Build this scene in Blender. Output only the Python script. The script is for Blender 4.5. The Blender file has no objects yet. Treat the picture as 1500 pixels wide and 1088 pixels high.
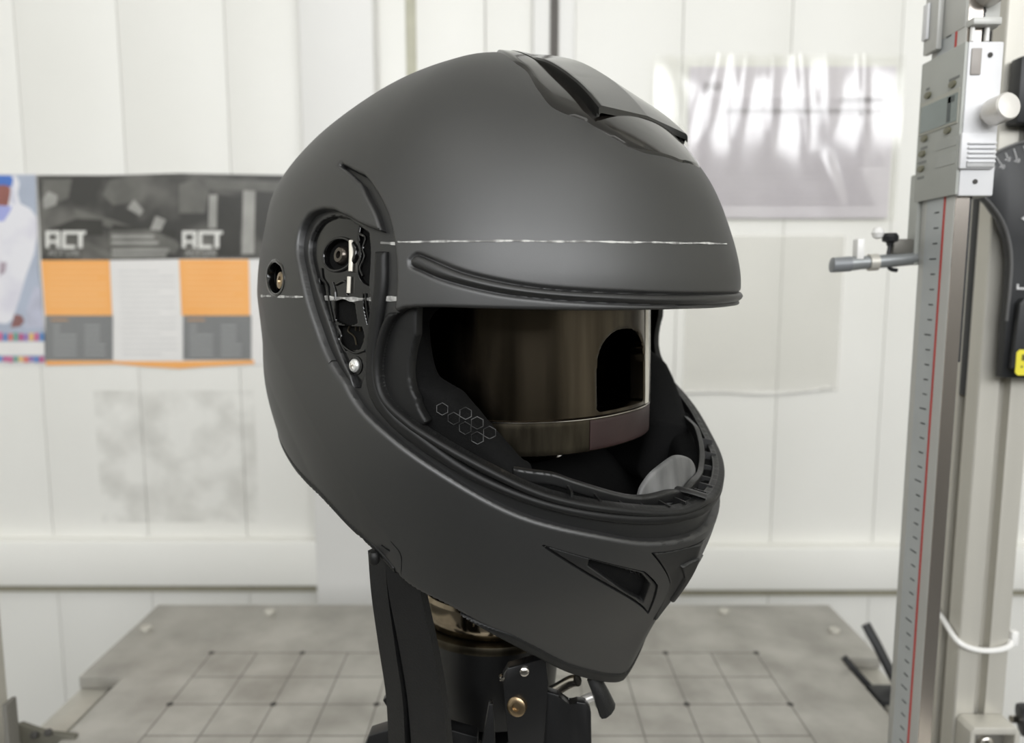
import bpy, bmesh, math, random
import numpy as np
from mathutils import Vector, Matrix

# ------------------------------------------------------------------ camera, world, lights, exposure
scene = bpy.context.scene
COL = scene.collection
EYE = 0.404                                   # lens height above the table plate
cam_data = bpy.data.cameras.new('camera')
cam = bpy.data.objects.new('camera', cam_data)
COL.objects.link(cam)
cam.location = (0, 0, EYE)
cam.rotation_euler = (math.radians(90 - 6.81), 0, 0)
cam_data.sensor_width = 36.0
cam_data.lens = 25.92
cam_data.clip_start = 0.02
cam_data.dof.use_dof = True
cam_data.dof.focus_distance = 0.345
cam_data.dof.aperture_fstop = 7.0
scene.camera = cam

world = bpy.data.worlds.new('room_light')
scene.world = world
world.use_nodes = True
world.node_tree.nodes['Background'].inputs[0].default_value = (0.93, 0.96, 1.0, 1)
world.node_tree.nodes['Background'].inputs[1].default_value = 0.07

def area(name, loc, target, size, power, color=(1, 0.985, 0.95)):
    d = bpy.data.lights.new(name, 'AREA')
    d.shape = 'RECTANGLE'; d.size, d.size_y = size; d.energy = power; d.color = color
    o = bpy.data.objects.new(name, d); COL.objects.link(o)
    o.location = loc
    o.rotation_euler = (Vector(target) - Vector(loc)).to_track_quat('-Z', 'Y').to_euler()
    return o
area('ceiling_lamp', (-0.8, -0.35, 2.05), (-0.8, -0.35, 0), (1.2, 0.6), 3.6)
area('ceiling_lamp', (0.8, -0.35, 2.05), (0.8, -0.35, 0), (1.2, 0.6), 3.6)
area('rear_broad_light', (0.3, -2.2, 1.5), (0.2, 0.4, 0.75), (4.0, 1.0), 92, (0.97, 0.985, 1.0))  # unseen broad light added behind the camera, sized for the helmet's sheen

vs = scene.view_settings
vs.view_transform = 'Standard'; vs.look = 'None'; vs.gamma = 1.0; vs.use_curve_mapping = False
vs.exposure = 0.0

# ------------------------------------------------------------------ materials
MATS = {}
def mat(name, col, rough=0.5, metal=0.0, var=0.08, scale=40.0, bump=0.0, bscale=300.0, spec=0.5, rvar=0.0,
        stretch=(1, 1, 1), col2=None, mixlo=0.35, mixhi=0.65, coat=0.0, alpha=None, trans=0.0, detail=4.0, ior=1.5):
    if name in MATS: return MATS[name]
    m = bpy.data.materials.new(name); m.use_nodes = True
    nt = m.node_tree; b = nt.nodes['Principled BSDF']
    tc = nt.nodes.new('ShaderNodeTexCoord'); mp = nt.nodes.new('ShaderNodeMapping')
    mp.inputs['Scale'].default_value = stretch
    nt.links.new(tc.outputs['Object'], mp.inputs['Vector'])
    nz = nt.nodes.new('ShaderNodeTexNoise'); nz.inputs['Scale'].default_value = scale; nz.inputs['Detail'].default_value = detail
    nt.links.new(mp.outputs[0], nz.inputs['Vector'])
    rp = nt.nodes.new('ShaderNodeValToRGB')
    c = np.array(col[:3])
    c2 = np.array(col2[:3]) if col2 else np.clip(c * (1 + var), 0, 1)
    c1 = c if col2 else c * (1 - var)
    rp.color_ramp.elements[0].position = mixlo; rp.color_ramp.elements[1].position = mixhi
    rp.color_ramp.elements[0].color = (*c1, 1); rp.color_ramp.elements[1].color = (*c2, 1)
    nt.links.new(nz.outputs['Fac'], rp.inputs['Fac'])
    nt.links.new(rp.outputs['Color'], b.inputs['Base Color'])
    b.inputs['Roughness'].default_value = rough; b.inputs['Metallic'].default_value = metal
    b.inputs['Specular IOR Level'].default_value = spec; b.inputs['IOR'].default_value = ior
    if coat: b.inputs['Coat Weight'].default_value = coat; b.inputs['Coat Roughness'].default_value = 0.05
    if trans: b.inputs['Transmission Weight'].default_value = trans
    if alpha is not None: b.inputs['Alpha'].default_value = alpha
    if rvar:
        mr = nt.nodes.new('ShaderNodeMapRange')
        mr.inputs['To Min'].default_value = max(0, rough - rvar); mr.inputs['To Max'].default_value = rough + rvar
        nt.links.new(nz.outputs['Fac'], mr.inputs['Value']); nt.links.new(mr.outputs[0], b.inputs['Roughness'])
    if bump:
        n2 = nt.nodes.new('ShaderNodeTexNoise'); n2.inputs['Scale'].default_value = bscale
        nt.links.new(mp.outputs[0], n2.inputs['Vector'])
        bp = nt.nodes.new('ShaderNodeBump'); bp.inputs['Strength'].default_value = bump; bp.inputs['Distance'].default_value = 0.001
        nt.links.new(n2.outputs['Fac'], bp.inputs['Height']); nt.links.new(bp.outputs['Normal'], b.inputs['Normal'])
    MATS[name] = m
    return m
def srgb(r, g, b):
    return tuple(((v / 255 + 0.055) / 1.055) ** 2.4 if v > 10 else v / 255 / 12.92 for v in (r, g, b))

M_SHELL = mat('matte_charcoal_paint', srgb(13, 13, 13), 0.50, var=0.06, scale=30, bump=0.03, bscale=1500, spec=0.85, ior=1.63, rvar=0.03)
M_TRIM = mat('matte_black_trim', srgb(14, 14, 14), 0.45, var=0.06, scale=60, spec=0.8)
M_RUBBER = mat('black_rubber', srgb(16, 16, 16), 0.5, var=0.1, scale=80, spec=0.4)
M_GLOSS = mat('gloss_black_plastic', srgb(9, 9, 9), 0.14, var=0.15, scale=60, spec=0.6, rvar=0.05)
M_SMOKE = mat('smoked_gloss_plastic', srgb(22, 20, 18), 0.1, var=0.2, scale=90, spec=0.6, rvar=0.06)
M_LINER = mat('black_liner_foam', srgb(8, 8, 8), 0.85, var=0.15, scale=120, bump=0.2, bscale=900, spec=0.2)
M_FABRIC = mat('charcoal_mesh_fabric', srgb(13, 13, 13), 0.9, var=0.2, scale=900, bump=0.5, bscale=2500, spec=0.2)
M_HEX = mat('grey_hex_print', srgb(40, 40, 40), 0.6, scale=160, col2=srgb(96, 96, 96), mixlo=.45, mixhi=.6)
M_STEEL = mat('dark_brushed_steel', srgb(76, 69, 58), 0.22, metal=1.0, var=0.35, scale=12, stretch=(7, 7, 0.5), rvar=0.1)
M_STEEL2 = mat('dark_ring_steel', srgb(70, 65, 55), 0.36, metal=1.0, var=0.25, scale=30, stretch=(5, 5, 1), rvar=0.08)
M_RED = mat('dull_maroon_reflection', srgb(44, 27, 26), 0.5, var=0.15, scale=50)
M_BRIGHT = mat('bright_steel', srgb(205, 200, 192), 0.18, metal=1.0, var=0.06, scale=30, rvar=0.05)
M_NECK = mat('polished_neck_steel', srgb(150, 138, 120), 0.12, metal=1.0, var=0.15, scale=20, rvar=0.04)
M_PALEMETAL = mat('bright_pale_metal', srgb(225, 220, 208), 0.42, metal=0.6, var=0.05, scale=60)
M_BRONZE = mat('bronze_screw_metal', srgb(160, 140, 112), 0.3, metal=1.0, var=0.15, scale=200)
M_ZINC = mat('zinc_screw_metal', srgb(225, 225, 222), 0.42, metal=0.55, var=0.1, scale=300)
M_CHALK = mat('white_marker_line', srgb(116, 115, 113), 0.8, scale=200, col2=srgb(196, 195, 191), mixlo=0.42, mixhi=0.6)
M_SCUFF = mat('grey_frosted_plastic', srgb(104, 104, 103), 0.5, scale=90, stretch=(1, 1, 0.3), var=0.3, spec=0.5)
M_STAND = mat('black_stand_paint', srgb(15, 15, 16), 0.38, var=0.12, scale=50, spec=0.5)
M_SATIN = mat('satin_knurled_steel', srgb(216, 213, 208), 0.34, metal=0.45, var=0.05, scale=40)
M_STRAP = mat('black_strap_leather', srgb(10, 10, 11), 0.5, var=0.15, scale=120, bump=0.15, bscale=900)
M_WALL = mat('cream_panel_enamel', srgb(234, 233, 227), 0.4, scale=2.2, col2=srgb(239, 238, 233), var=0.02, spec=0.35, rvar=0.06)
M_WALLW = mat('white_profile_enamel', srgb(232, 231, 228), 0.45, scale=4, var=0.015, spec=0.4)
M_JOINT = mat('joint_sealant', srgb(216, 214, 202), 0.7, scale=30, var=0.05)
M_GAP = mat('dark_gap_sealant', srgb(110, 106, 102), 0.7, scale=30, var=0.05)
M_PLATE = mat('worn_grey_plate', srgb(148, 145, 138), 0.42, metal=0.2, scale=16, col2=srgb(178, 175, 168), rvar=0.08, bump=0.05, bscale=200)
M_SCRIBE = mat('scribed_dark_line', srgb(112, 109, 103), 0.7, var=0.12, scale=60)
M_HOLE = mat('dark_hole', srgb(62, 60, 57), 0.7, var=0.1, scale=60)
M_ALU = mat('anodised_aluminium', srgb(196, 193, 184), 0.42, metal=0.35, scale=20, var=0.03, stretch=(4, 4, 0.3))
M_ALUSLOT = mat('slot_aluminium', srgb(120, 118, 112), 0.5, metal=0.4, scale=20, var=0.05)
M_BLACKP = mat('black_plastic', srgb(30, 31, 33), 0.45, scale=50, var=0.1)
M_SCALE = mat('satin_chrome_scale', srgb(192, 192, 188), 0.4, metal=0.12, scale=20, var=0.04, stretch=(1, 1, 0.2))
M_MIRROR = mat('ground_steel_edge', srgb(190, 182, 174), 0.22, metal=0.9, scale=8, var=0.1, stretch=(1, 1, 0.3))
M_REDLINE = mat('red_print', srgb(190, 62, 56), 0.5, scale=50, var=0.05)
M_INK = mat('dark_print', srgb(70, 74, 76), 0.6, scale=50, var=0.05)
M_GREYHOUSING = mat('grey_housing', srgb(172, 174, 169), 0.45, scale=40, var=0.03)
M_WHITEHOUSING = mat('white_housing', srgb(222, 222, 224), 0.38, scale=40, var=0.02)
M_LCD = mat('lcd_glass', srgb(138, 148, 146), 0.12, scale=20, var=0.05)
M_LCDDARK = mat('lcd_digit', srgb(66, 76, 76), 0.3, scale=20, var=0.05)
M_WHITEP = mat('white_plastic', srgb(236, 235, 232), 0.35, scale=30, var=0.02)
M_YELLOW = mat('yellow_label', srgb(226, 214, 60), 0.5, scale=60, var=0.05)
M_ROD = mat('dull_grey_rod', srgb(150, 153, 154), 0.4, metal=0.5, scale=40, var=0.06)

# ------------------------------------------------------------------ mesh helpers
def link(name, me, material, parent=None, loc=None):
    if material: me.materials.append(material)
    o = bpy.data.objects.new(name, me); COL.objects.link(o)
    if parent: o.parent = parent
    if loc is not None: o.location = loc
    return o
def finish(bm, name, material, parent=None, smooth=35, recalc=True, loc=None):
    if recalc: bmesh.ops.recalc_face_normals(bm, faces=bm.faces)
    me = bpy.data.meshes.new(name); bm.to_mesh(me); bm.free()
    if smooth:
        me.polygons.foreach_set('use_smooth', [True] * len(me.polygons))
        me.set_sharp_from_angle(angle=math.radians(smooth))
    return link(name, me, material, parent, loc)
def from_data(name, verts, faces, material, parent=None, smooth=35, recalc=True, merge=0.0):
    me = bpy.data.meshes.new(name)
    me.from_pydata([tuple(map(float, v)) for v in verts], [], [tuple(map(int, f)) for f in faces])
    bm = bmesh.new(); bm.from_mesh(me); bpy.data.meshes.remove(me)
    if merge: bmesh.ops.remove_doubles(bm, verts=bm.verts, dist=merge)
    return finish(bm, name, material, parent, smooth, recalc)
def thing(name, label, cat, loc=(0, 0, 0), rotz=0.0, group=None):
    o = bpy.data.objects.new(name, None); COL.objects.link(o)
    o.location = loc; o.rotation_euler = (0, 0, rotz); o.empty_display_size = 0.05
    o['label'] = label; o['category'] = cat
    if group: o['group'] = group
    return o
def tag(o, label, cat, group=None):
    o['label'] = label; o['category'] = cat
    if group: o['group'] = group
    return o
def struct(o):
    o['kind'] = 'structure'; return o
def bm_box(bm, x0, x1, y0, y1, z0, z1, bevel=0.0, M=None):
    r = bmesh.ops.create_cube(bm, size=1.0)
    vs_ = r['verts']
    for v in vs_:
        v.co = Vector(((x0 + x1) / 2 + v.co.x * (x1 - x0), (y0 + y1) / 2 + v.co.y * (y1 - y0), (z0 + z1) / 2 + v.co.z * (z1 - z0)))
    if bevel:
        es = list({e for v in vs_ for e in v.link_edges})
        rb = bmesh.ops.bevel(bm, geom=es, offset=bevel, segments=2, profile=0.5, affect='EDGES')
        vs_ = list({v for f in rb['faces'] for v in f.verts} | {v for v in vs_ if v.is_valid})
    if M is not None:
        for v in vs_: v.co = M @ v.co
def box(name, x0, x1, y0, y1, z0, z1, material, parent=None, bevel=0.0, origin=None):
    bm = bmesh.new(); bm_box(bm, x0, x1, y0, y1, z0, z1, bevel)
    o = finish(bm, name, material, parent, 40)
    return o
def lathe_data(profile, n=32):
    vs_, fs = [], []
    for r, h in profile:
        for i in range(n):
            t = 2 * math.pi * i / n
            vs_.append(Vector((r * math.cos(t), r * math.sin(t), h)))
    for j in range(len(profile) - 1):
        for i in range(n):
            fs.append((j * n + i, j * n + (i + 1) % n, (j + 1) * n + (i + 1) % n, (j + 1) * n + i))
    fs.append(tuple(range(n))[::-1]); fs.append(tuple((len(profile) - 1) * n + i for i in range(n)))
    return vs_, fs
def lathe(name, profile, material, parent=None, M=None, n=32, smooth=35):
    vs_, fs = lathe_data(profile, n)
    if M is not None: vs_ = [M @ v for v in vs_]
    return from_data(name, vs_, fs, material, parent, smooth)
def axis_matrix(origin, axis, up=(0, 0, 1)):
    z = Vector(axis).normalized(); u = Vector(up)
    x = u.cross(z)
    if x.length < 1e-4: x = Vector((1, 0, 0)).cross(z)
    x.normalize(); y = z.cross(x)
    M = Matrix((x, y, z)).transposed().to_4x4(); M.translation = Vector(origin)
    return M
def prism(name, pts, depth, material, parent=None, M=None, bevel=0.0, smooth=35):
    """closed outline in the xy plane extruded by depth along z"""
    bm = bmesh.new()
    f = bm.faces.new([bm.verts.new((p[0], p[1], 0)) for p in pts])
    r = bmesh.ops.extrude_face_region(bm, geom=[f])
    for v in [g for g in r['geom'] if isinstance(g, bmesh.types.BMVert)]: v.co.z += depth
    if bevel:
        bmesh.ops.bevel(bm, geom=list(bm.edges), offset=bevel, segments=2, profile=0.5, affect='EDGES')
    if M is not None: bm.transform(M)
    return finish(bm, name, material, parent, smooth)
def catmull(pts, n=8, closed=False):
    P = [np.array(p, float) for p in pts]
    if len(P) < 3 and not closed: 
        return [P[0] + (P[-1] - P[0]) * t for t in np.linspace(0, 1, n + 1)]
    out = []; N = len(P)
    for i in range(N if closed else N - 1):
        p1, p2 = P[i], P[(i + 1) % N]
        p0 = P[i - 1] if (i > 0 or closed) else 2 * p1 - p2
        p3 = P[(i + 2) % N] if (i + 2 < N or closed) else 2 * p2 - p1
        for k in range(n):
            t = k / n
            out.append(0.5 * (2 * p1 + (p2 - p0) * t + (2 * p0 - 5 * p1 + 4 * p2 - p3) * t * t + (3 * p1 - p0 - 3 * p2 + p3) * t ** 3))
    if not closed: out.append(P[-1])
    return out
def tube(name, pts, r, material, parent=None, n=10, closed=False, sub=6, flat=1.0, cap=True):
    """round (or flattened) tube along a smoothed path"""
    C = [Vector(p) for p in catmull(pts, sub, closed)]
    if callable(r): R = [r(i / (len(C) - 1)) for i in range(len(C))]
    else: R = [r] * len(C)
    vs_, fs = [], []; prev = None; N = len(C)
    for i, c in enumerate(C):
        t = (C[(i + 1) % N] - C[i - 1]) if closed else (C[min(i + 1, N - 1)] - C[max(i - 1, 0)])
        t.normalize()
        u = prev - t * prev.dot(t) if prev else (Vector((0, 0, 1)).cross(t) if abs(t.z) < .9 else Vector((1, 0, 0)).cross(t))
        u.normalize(); prev = u; w = t.cross(u)
        for k in range(n):
            a = 2 * math.pi * k / n
            vs_.append(c + u * (R[i] * math.cos(a)) + w * (R[i] * flat * math.sin(a)))
    for i in range(N if closed else N - 1):
        for k in range(n):
            a, b = i * n + k, i * n + (k + 1) % n
            c, d = ((i + 1) % N) * n + (k + 1) % n, ((i + 1) % N) * n + k
            fs.append((a, b, c, d))
    if not closed and cap:
        fs.append(tuple(range(n))[::-1]); fs.append(tuple((N - 1) * n + k for k in range(n)))
    return from_data(name, vs_, fs, material, parent, 40)
def ribbon(name, pts, sides, width, thick, material, parent=None, sub=8, bulge=0.0):
    """a flat strap: path, side direction at each path point, width and thickness"""
    C = [Vector(p) for p in catmull(pts, sub)]
    Sd = [Vector(p) for p in catmull(sides, sub)]
    prof = [(-.5, -.5), (-.5, .5), (-.3, .5 + bulge), (0, .5 + bulge * 1.3), (.3, .5 + bulge), (.5, .5), (.5, -.5), (0, -.5)]
    vs_, fs = [], []; N = len(C); n = len(prof)
    for i, c in enumerate(C):
        t = (C[min(i + 1, N - 1)] - C[max(i - 1, 0)]).normalized()
        s = (Sd[i] - t * Sd[i].dot(t)).normalized(); nn = s.cross(t)
        w = width(i / (N - 1)) if callable(width) else width
        for a, b in prof: vs_.append(c + s * (a * w) + nn * (b * thick))
    for i in range(N - 1):
        for k in range(n):
            fs.append((i * n + k, i * n + (k + 1) % n, (i + 1) * n + (k + 1) % n, (i + 1) * n + k))
    fs.append(tuple(range(n))[::-1]); fs.append(tuple((N - 1) * n + k for k in range(n)))
    return from_data(name, vs_, fs, material, parent, 45)
_P = math.radians(6.81)
def at(px, py, Y):
    """point of the room at distance Y that a sight line meets (used to survey the back wall and the rig)"""
    x = (px - 750) / 1080.0; u = (544 - py) / 1080.0
    dy = math.cos(_P) + u * math.sin(_P); dz = -math.sin(_P) + u * math.cos(_P)
    return Vector((x * Y / dy, Y, EYE + dz * Y / dy))
def at_plane(px, py, z=0.0):
    x = (px - 750) / 1080.0; u = (544 - py) / 1080.0
    dy = math.cos(_P) + u * math.sin(_P); dz = -math.sin(_P) + u * math.cos(_P)
    t = (z - EYE) / dz
    return Vector((x * t, dy * t, z))

# ------------------------------------------------------------------ the room
WY = 1.2                                        # distance of the panelled back wall
FLOOR = -0.82
def wx(px, py=415): return at(px, py, WY).x
def wz(py): return at(750, py, WY).z
floor = struct(box('floor', -2.6, 2.6, -2.5, 1.5, FLOOR - 0.05, FLOOR, mat('grey_floor_vinyl', srgb(78, 78, 76), 0.5, scale=8, var=0.06)))
wall = struct(box('wall_back', -2.6, 2.6, WY + 0.012, WY + 0.09, FLOOR, 2.115, M_JOINT))
M_CEIL = mat('white_ceiling_paint', srgb(232, 231, 227), .7, scale=3, var=.01)
struct(box('ceiling', -2.4, 2.4, -2.4, WY + .01, 2.12, 2.17, M_CEIL))
struct(box('wall_left', -2.45, -2.4, -2.4, WY + .01, FLOOR, 2.115, M_WALL))
struct(box('wall_right', 2.4, 2.45, -2.4, WY + .01, FLOOR, 2.115, M_WALL))
struct(box('wall_front', -2.39, 2.39, -2.45, -2.4, FLOOR, 2.115, mat('grey_rear_wall', srgb(112, 111, 108), .6, scale=3, var=.04)))  # unseen wall behind the camera, greyed to darken the chin's reflections
edges = [(-560, -414.5), (-413.5, -259.5), (-258.5, -104.5), (-103.5, 49.5), (50.5, 194.5), (195.5, 345), (346, 452), (560, 600), (615, 711.7), (712.8, 779), (838, 990.5), (991.5, 1144),
         (1145, 1299.5), (1300.5, 1455.5), (1456.5, 1610.5), (1611.5, 1765.5), (1766.5, 1920.5), (1921.5, 2075)]
for a, b in edges:
    box('panel', wx(a), wx(b), WY, WY + 0.02, FLOOR, 2.11, M_WALL, wall, bevel=0.0007)
box('gap_strip', wx(600), wx(615), WY + 0.004, WY + 0.02, FLOOR, 1.8, mat('olive_sealant', srgb(186, 184, 166), .7, var=.05), wall)
box('gap_strip', wx(803), wx(815), WY + 0.004, WY + 0.02, FLOOR, 2.11, M_GAP, wall)
# pipe cover and the two joint profiles
cover = struct(box('trim_1', wx(455), wx(560), WY - 0.03, WY + 0.012, FLOOR, 2.11, M_WALLW, bevel=0.008))
struct(box('trim_2', wx(779), wx(803), WY - 0.012, WY + 0.012, FLOOR, 2.11, M_WALLW, bevel=0.003))
struct(box('trim_3', wx(815), wx(838), WY - 0.012, WY + 0.012, FLOOR, 2.11, M_WALLW, bevel=0.003))
M_GAPW = mat('duct_gap_shade', srgb(150, 146, 128), .8, var=.06)  # gap below the ducts, with its shadow put into the colour
# cable duct running along the wall on both sides of the pipe cover
struct(box('trim_4', -2.5, wx(484, 820), WY - 0.026, WY + 0.004, wz(850), wz(786), M_WALL, bevel=0.004))
struct(box('trim_5', wx(985, 820), 2.5, WY - 0.026, WY + 0.004, wz(856), wz(795), M_WALL, bevel=0.004))
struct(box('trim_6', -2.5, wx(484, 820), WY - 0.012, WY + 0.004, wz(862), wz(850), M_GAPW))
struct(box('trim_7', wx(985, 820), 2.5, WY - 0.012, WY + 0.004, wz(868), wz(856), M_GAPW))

# ------------------------------------------------------------------ table plate
EDGE_Y = at_plane(500, 885).y
STEP_Y = at_plane(122, 991).y
XL = at_plane(232, 885).x; XR = at_plane(1214, 885).x
XLi = at_plane(180, 991).x; XRi = at_plane(1214, 945).x
plate = thing('test_table', 'grey steel table scribed with a square grid under the helmet', 'table', (0, 0.6, 0))
pl = [(XL, STEP_Y), (XL, EDGE_Y), (XR, EDGE_Y), (XR, STEP_Y + .04), (XRi, STEP_Y + .04), (XRi, 0.22), (XLi, 0.22), (XLi, STEP_Y)]
o = prism('plate_body', [(x, y) for x, y in pl], 0.013, M_PLATE, plate, Matrix.Translation((0, -0.6, -0.013)), bevel=0.0012)
GX0 = at_plane(310, 956).x; GY0 = at_plane(310, 956).y
me_c = None
for i in range(13):
    box('scribed_line', GX0 + .05 * i - .0006, GX0 + .05 * i + .0006, 0.25 - .6, GY0 - .6, -0.0002, 0.0001, M_SCRIBE, plate)
for j in range(11):
    box('scribed_line', GX0, GX0 + .6, GY0 - .05 * j - .0006 - .6, GY0 - .05 * j + .0006 - .6, -0.0002, 0.00012, M_SCRIBE, plate)
hv, hf = lathe_data([(0.0032, -0.0002), (0.0032, 0.0003)], 12)
for i in range(0, 13, 2):
    for j in range(0, 8, 2):
        c = Vector((GX0 + .05 * i, GY0 - .05 * j - .6, 0))
        from_data('tapped_hole', [c + v for v in hv], hf, M_HOLE, plate)
for px, py in [(214, 922), (395, 898), (1060, 897), (1222, 925)]:
    c = at_plane(px, py); c.y -= .6
    lathe('cap_screw', [(0.0065, 0), (0.0065, 0.003), (0.0052, 0.0042)], M_ALU, plate, Matrix.Translation(c), 16)
# frame under the plate
fr = plate; _F0 = FLOOR; FLOOR_ = FLOOR
for sx, x0, x1 in ((-1, XL, XL + .03), (1, XR - .03, XR)):
    box('side_rail', x0, x1, 0.22 - .6, EDGE_Y - .03 - .6, -.058, -.0135, M_ALU, fr, bevel=.002)
    for y in (0.26, EDGE_Y - .07):
        box('leg', x0, x0 + .03, y - .02 - .6, y + .02 - .6, FLOOR + .0005, -.059, M_ALU, fr, bevel=.002)
box('cross_rail', XL + .031, XR - .031, EDGE_Y - .07 - .6, EDGE_Y - .03 - .6, -.056, -.0135, M_ALU, fr, bevel=.002)
box('cross_rail', XL + .031, XR - .031, 0.24 - .6, 0.28 - .6, -.056, -.0135, M_ALU, fr, bevel=.002)

# ------------------------------------------------------------------ aluminium extrusion posts
def extrusion(name, label, x0, y0, size, z0, z1, base_z=0.0):
    """square profile with a slot in every face"""
    t = thing(name, label, 'post', (x0 + size / 2, y0 + size / 2, z0))
    h = size / 2; s = 0.0045; d = 0.008; e = 0.001
    q = [(-h + e, -h), (-s, -h), (-s, -h + d), (s, -h + d), (s, -h), (h - e, -h), (h, -h + e)]
    pts = []
    for k in range(4):
        c, sn = [(1, 0), (0, 1), (-1, 0), (0, -1)][k]
        pts += [(x * c - y * sn, x * sn + y * c) for x, y in q]
    prism('profile_bar', pts, z1 - z0, M_ALU, t)
    return t
post = extrusion('extrusion_post', 'tall slotted aluminium post behind the height gauge', .358, .56, .04, 0.001, 1.05)
# black filler strip in the slot of the face turned to the helmet
box('slot_filler', -.0203, -.0125, -.0044, .0044, at(1430, 580, .58).z, 1.04, M_BLACKP, post, bevel=.0006)
box('slot_filler', -.0044, .0044, -.0203, -.0125, at(1450, 330, .56).z, 1.04, M_ALUSLOT, post, bevel=.0006)
post2 = extrusion('extrusion_post', 'slotted aluminium post at the far left edge of the frame', at(17, 1080, .60).x - .04, .56, .04, -.05, 1.05)
# thin white edging strip beside the gauge post
tag(box('edging_strip', .3545, .3577, .592, .597, at(1365, 1010, .59).z, at(1408, 530, .59).z, M_WHITEP), 'thin white strip running up the corner of the aluminium post', 'strip')
# cable tie round the post
TZ = at(1430, 945, .56).z
ct = [(.356, .602, TZ + .020), (.3555, .58, TZ + .013), (.357, .5585, TZ + .003), (.378, .5572, TZ - .003), (.398, .5585, TZ + .002), (.401, .58, TZ + .012), (.399, .602, TZ + .022), (.378, .603, TZ + .022)]
tie = thing('cable_tie', 'white plastic cable tie looped round the aluminium post', 'cable tie', (.378, .58, TZ))
tube('band', [(a - .378, b - .58, c - TZ) for a, b, c in ct], .0022, M_WHITEP, tie, 8, True, 6)
box('lock_head', .0205, .026, -.022, -.016, 0.0, .012, M_WHITEP, tie, bevel=.001)
# corner bracket on the foot of the post and knob beside it
bz = at(1440, 1066, .54).z
br = thing('corner_bracket', 'cast aluminium corner bracket with a bolt at the foot of the post', 'bracket', (.379, .54, bz))
prism('bracket_shell', [(-.0195, -.05), (-.0195, -.004), (-.0165, 0), (.0165, 0), (.0195, -.004), (.0195, -.05), (.0155, -.05), (.0155, -.006), (-.0155, -.006), (-.0155, -.05)], .0195,
      M_ALU, br, Matrix.Translation((0, 0.0, 0)) @ Matrix.Rotation(math.radians(90), 4, 'X') @ Matrix.Translation((0, 0, -.0195)), bevel=.0008)
box('bracket_back', -.0155, .0155, .0125, .0195, -.05, -.0065, M_ALUSLOT, br)
lathe('bolt', [(.006, 0), (.006, .004), (.0045, .005)], M_BRIGHT, br, axis_matrix((0, .0125, -.02), (0, -1, 0)), 20)
box('bracket_foot', -.0195, .0195, -.0185, .0195, .0002 - bz, -.0505, M_ALU, br, bevel=.001)
kn = at(1489, 1054, .575)
knob = thing('clamp_knob', 'black star clamp knob on the right side of the post foot', 'knob', kn)
lathe('knob_head', [(.004, -.004), (.0125, -.003), (.0135, .001), (.0125, .006), (.006, .0075)], M_BLACKP, knob, axis_matrix((.006, 0, 0), (1, -.35, .1)), 24)
lathe('knob_stud', [(.003, 0), (.003, .012)], M_BRIGHT, knob, axis_matrix((-.004, .001, 0), (1, 0, 0)), 12)
kb = at(1485, 1000, .57)
tube('cable', [(kb.x + .004, kb.y + .03, kb.z + .06), (kb.x + .006, kb.y + .03, kb.z + .02), (kb.x + .003, kb.y + .025, kb.z - .008), (kb.x - .0, kb.y + .06, kb.z - .02)], .0022, M_BLACKP)
tag(bpy.data.objects['cable'], 'thin black cable hanging behind the right side of the post', 'cable')

# ------------------------------------------------------------------ lever clamp behind the gauge
lv = thing('lever_clamp', 'black lever clamp at the right edge of the plate behind the scale', 'clamp', at(1300, 1020, .72))
def lvp(px, py, Y): return at(px, py, Y) - lv.location
tube('lever', [lvp(1268, 914, .74), lvp(1285, 945, .73), lvp(1305, 985, .72), lvp(1335, 1040, .71)], .0062, M_BLACKP, lv, 10, flat=.7)
tube('arm', [lvp(1236, 962, .74), lvp(1262, 992, .73), lvp(1290, 1022, .72)], .0035, M_BLACKP, lv, 8)
prism('foot', [(-.028, -.03), (-.028, .004), (-.024, .012), (.022, .012), (.022, -.03)], .03, M_BLACKP, lv, Matrix.Translation(lvp(1303, 1018, .72)) @ Matrix.Rotation(math.radians(90), 4, 'X'), bevel=.001)
# clamp foot at bottom left
lc = thing('frame_bracket', 'dark steel bracket joining the left post to the table frame', 'bracket', at(44, 1090, .6))
def lcp(px, py, Y): return at(px, py, Y) - lc.location
prism('bracket_plate', [(-.03, -.03), (-.03, .006), (-.018, .0095), (.004, .001), (.03, -.002), (.034, -.03)], .006, mat('dull_bracket_steel', srgb(104, 102, 92), .5, metal=.3), lc, Matrix.Translation((0, .02, 0)) @ Matrix.Rotation(math.radians(90), 4, 'X'), bevel=.0008)
for px, py in ((72, 1072), (52, 1076)):
    lathe('bolt', [(.0032, 0), (.0032, .003), (.002, .0035)], M_HOLE, lc, axis_matrix(lcp(px, py, .613), (0, -1, .3)), 12)
pb = at(21, 1022, .575)
tag(box('post_cap', pb.x - .004, pb.x, .565, .578, -.06, pb.z, M_ALUSLOT, bevel=.001), 'small grey plate fixed beside the far left post', 'plate')

# grey glue residue left on the wall by an old poster
_gm = mat('glue_residue', srgb(176, 173, 166), .7, scale=14, detail=6); _gn = _gm.node_tree
_n = _gn.nodes.new('ShaderNodeTexNoise'); _n.inputs['Scale'].default_value = 16; _n.inputs['Detail'].default_value = 6
_r = _gn.nodes.new('ShaderNodeMapRange'); _r.inputs['From Min'].default_value = .4; _r.inputs['From Max'].default_value = .75; _r.inputs['To Max'].default_value = .13
_gn.links.new(_gn.nodes['Texture Coordinate'].outputs['Object'], _n.inputs['Vector']); _gn.links.new(_n.outputs['Fac'], _r.inputs['Value']); _gn.links.new(_r.outputs[0], _gn.nodes['Principled BSDF'].inputs['Alpha'])
_a, _b = at(150, 765, WY), at(372, 572, WY)
tag(box('glue_residue', _a.x, _b.x, WY - .0006, WY - .0001, _a.z, _b.z, _gm), 'faint grey glue residue patch on the wall below the brochure poster', 'stain')

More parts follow.
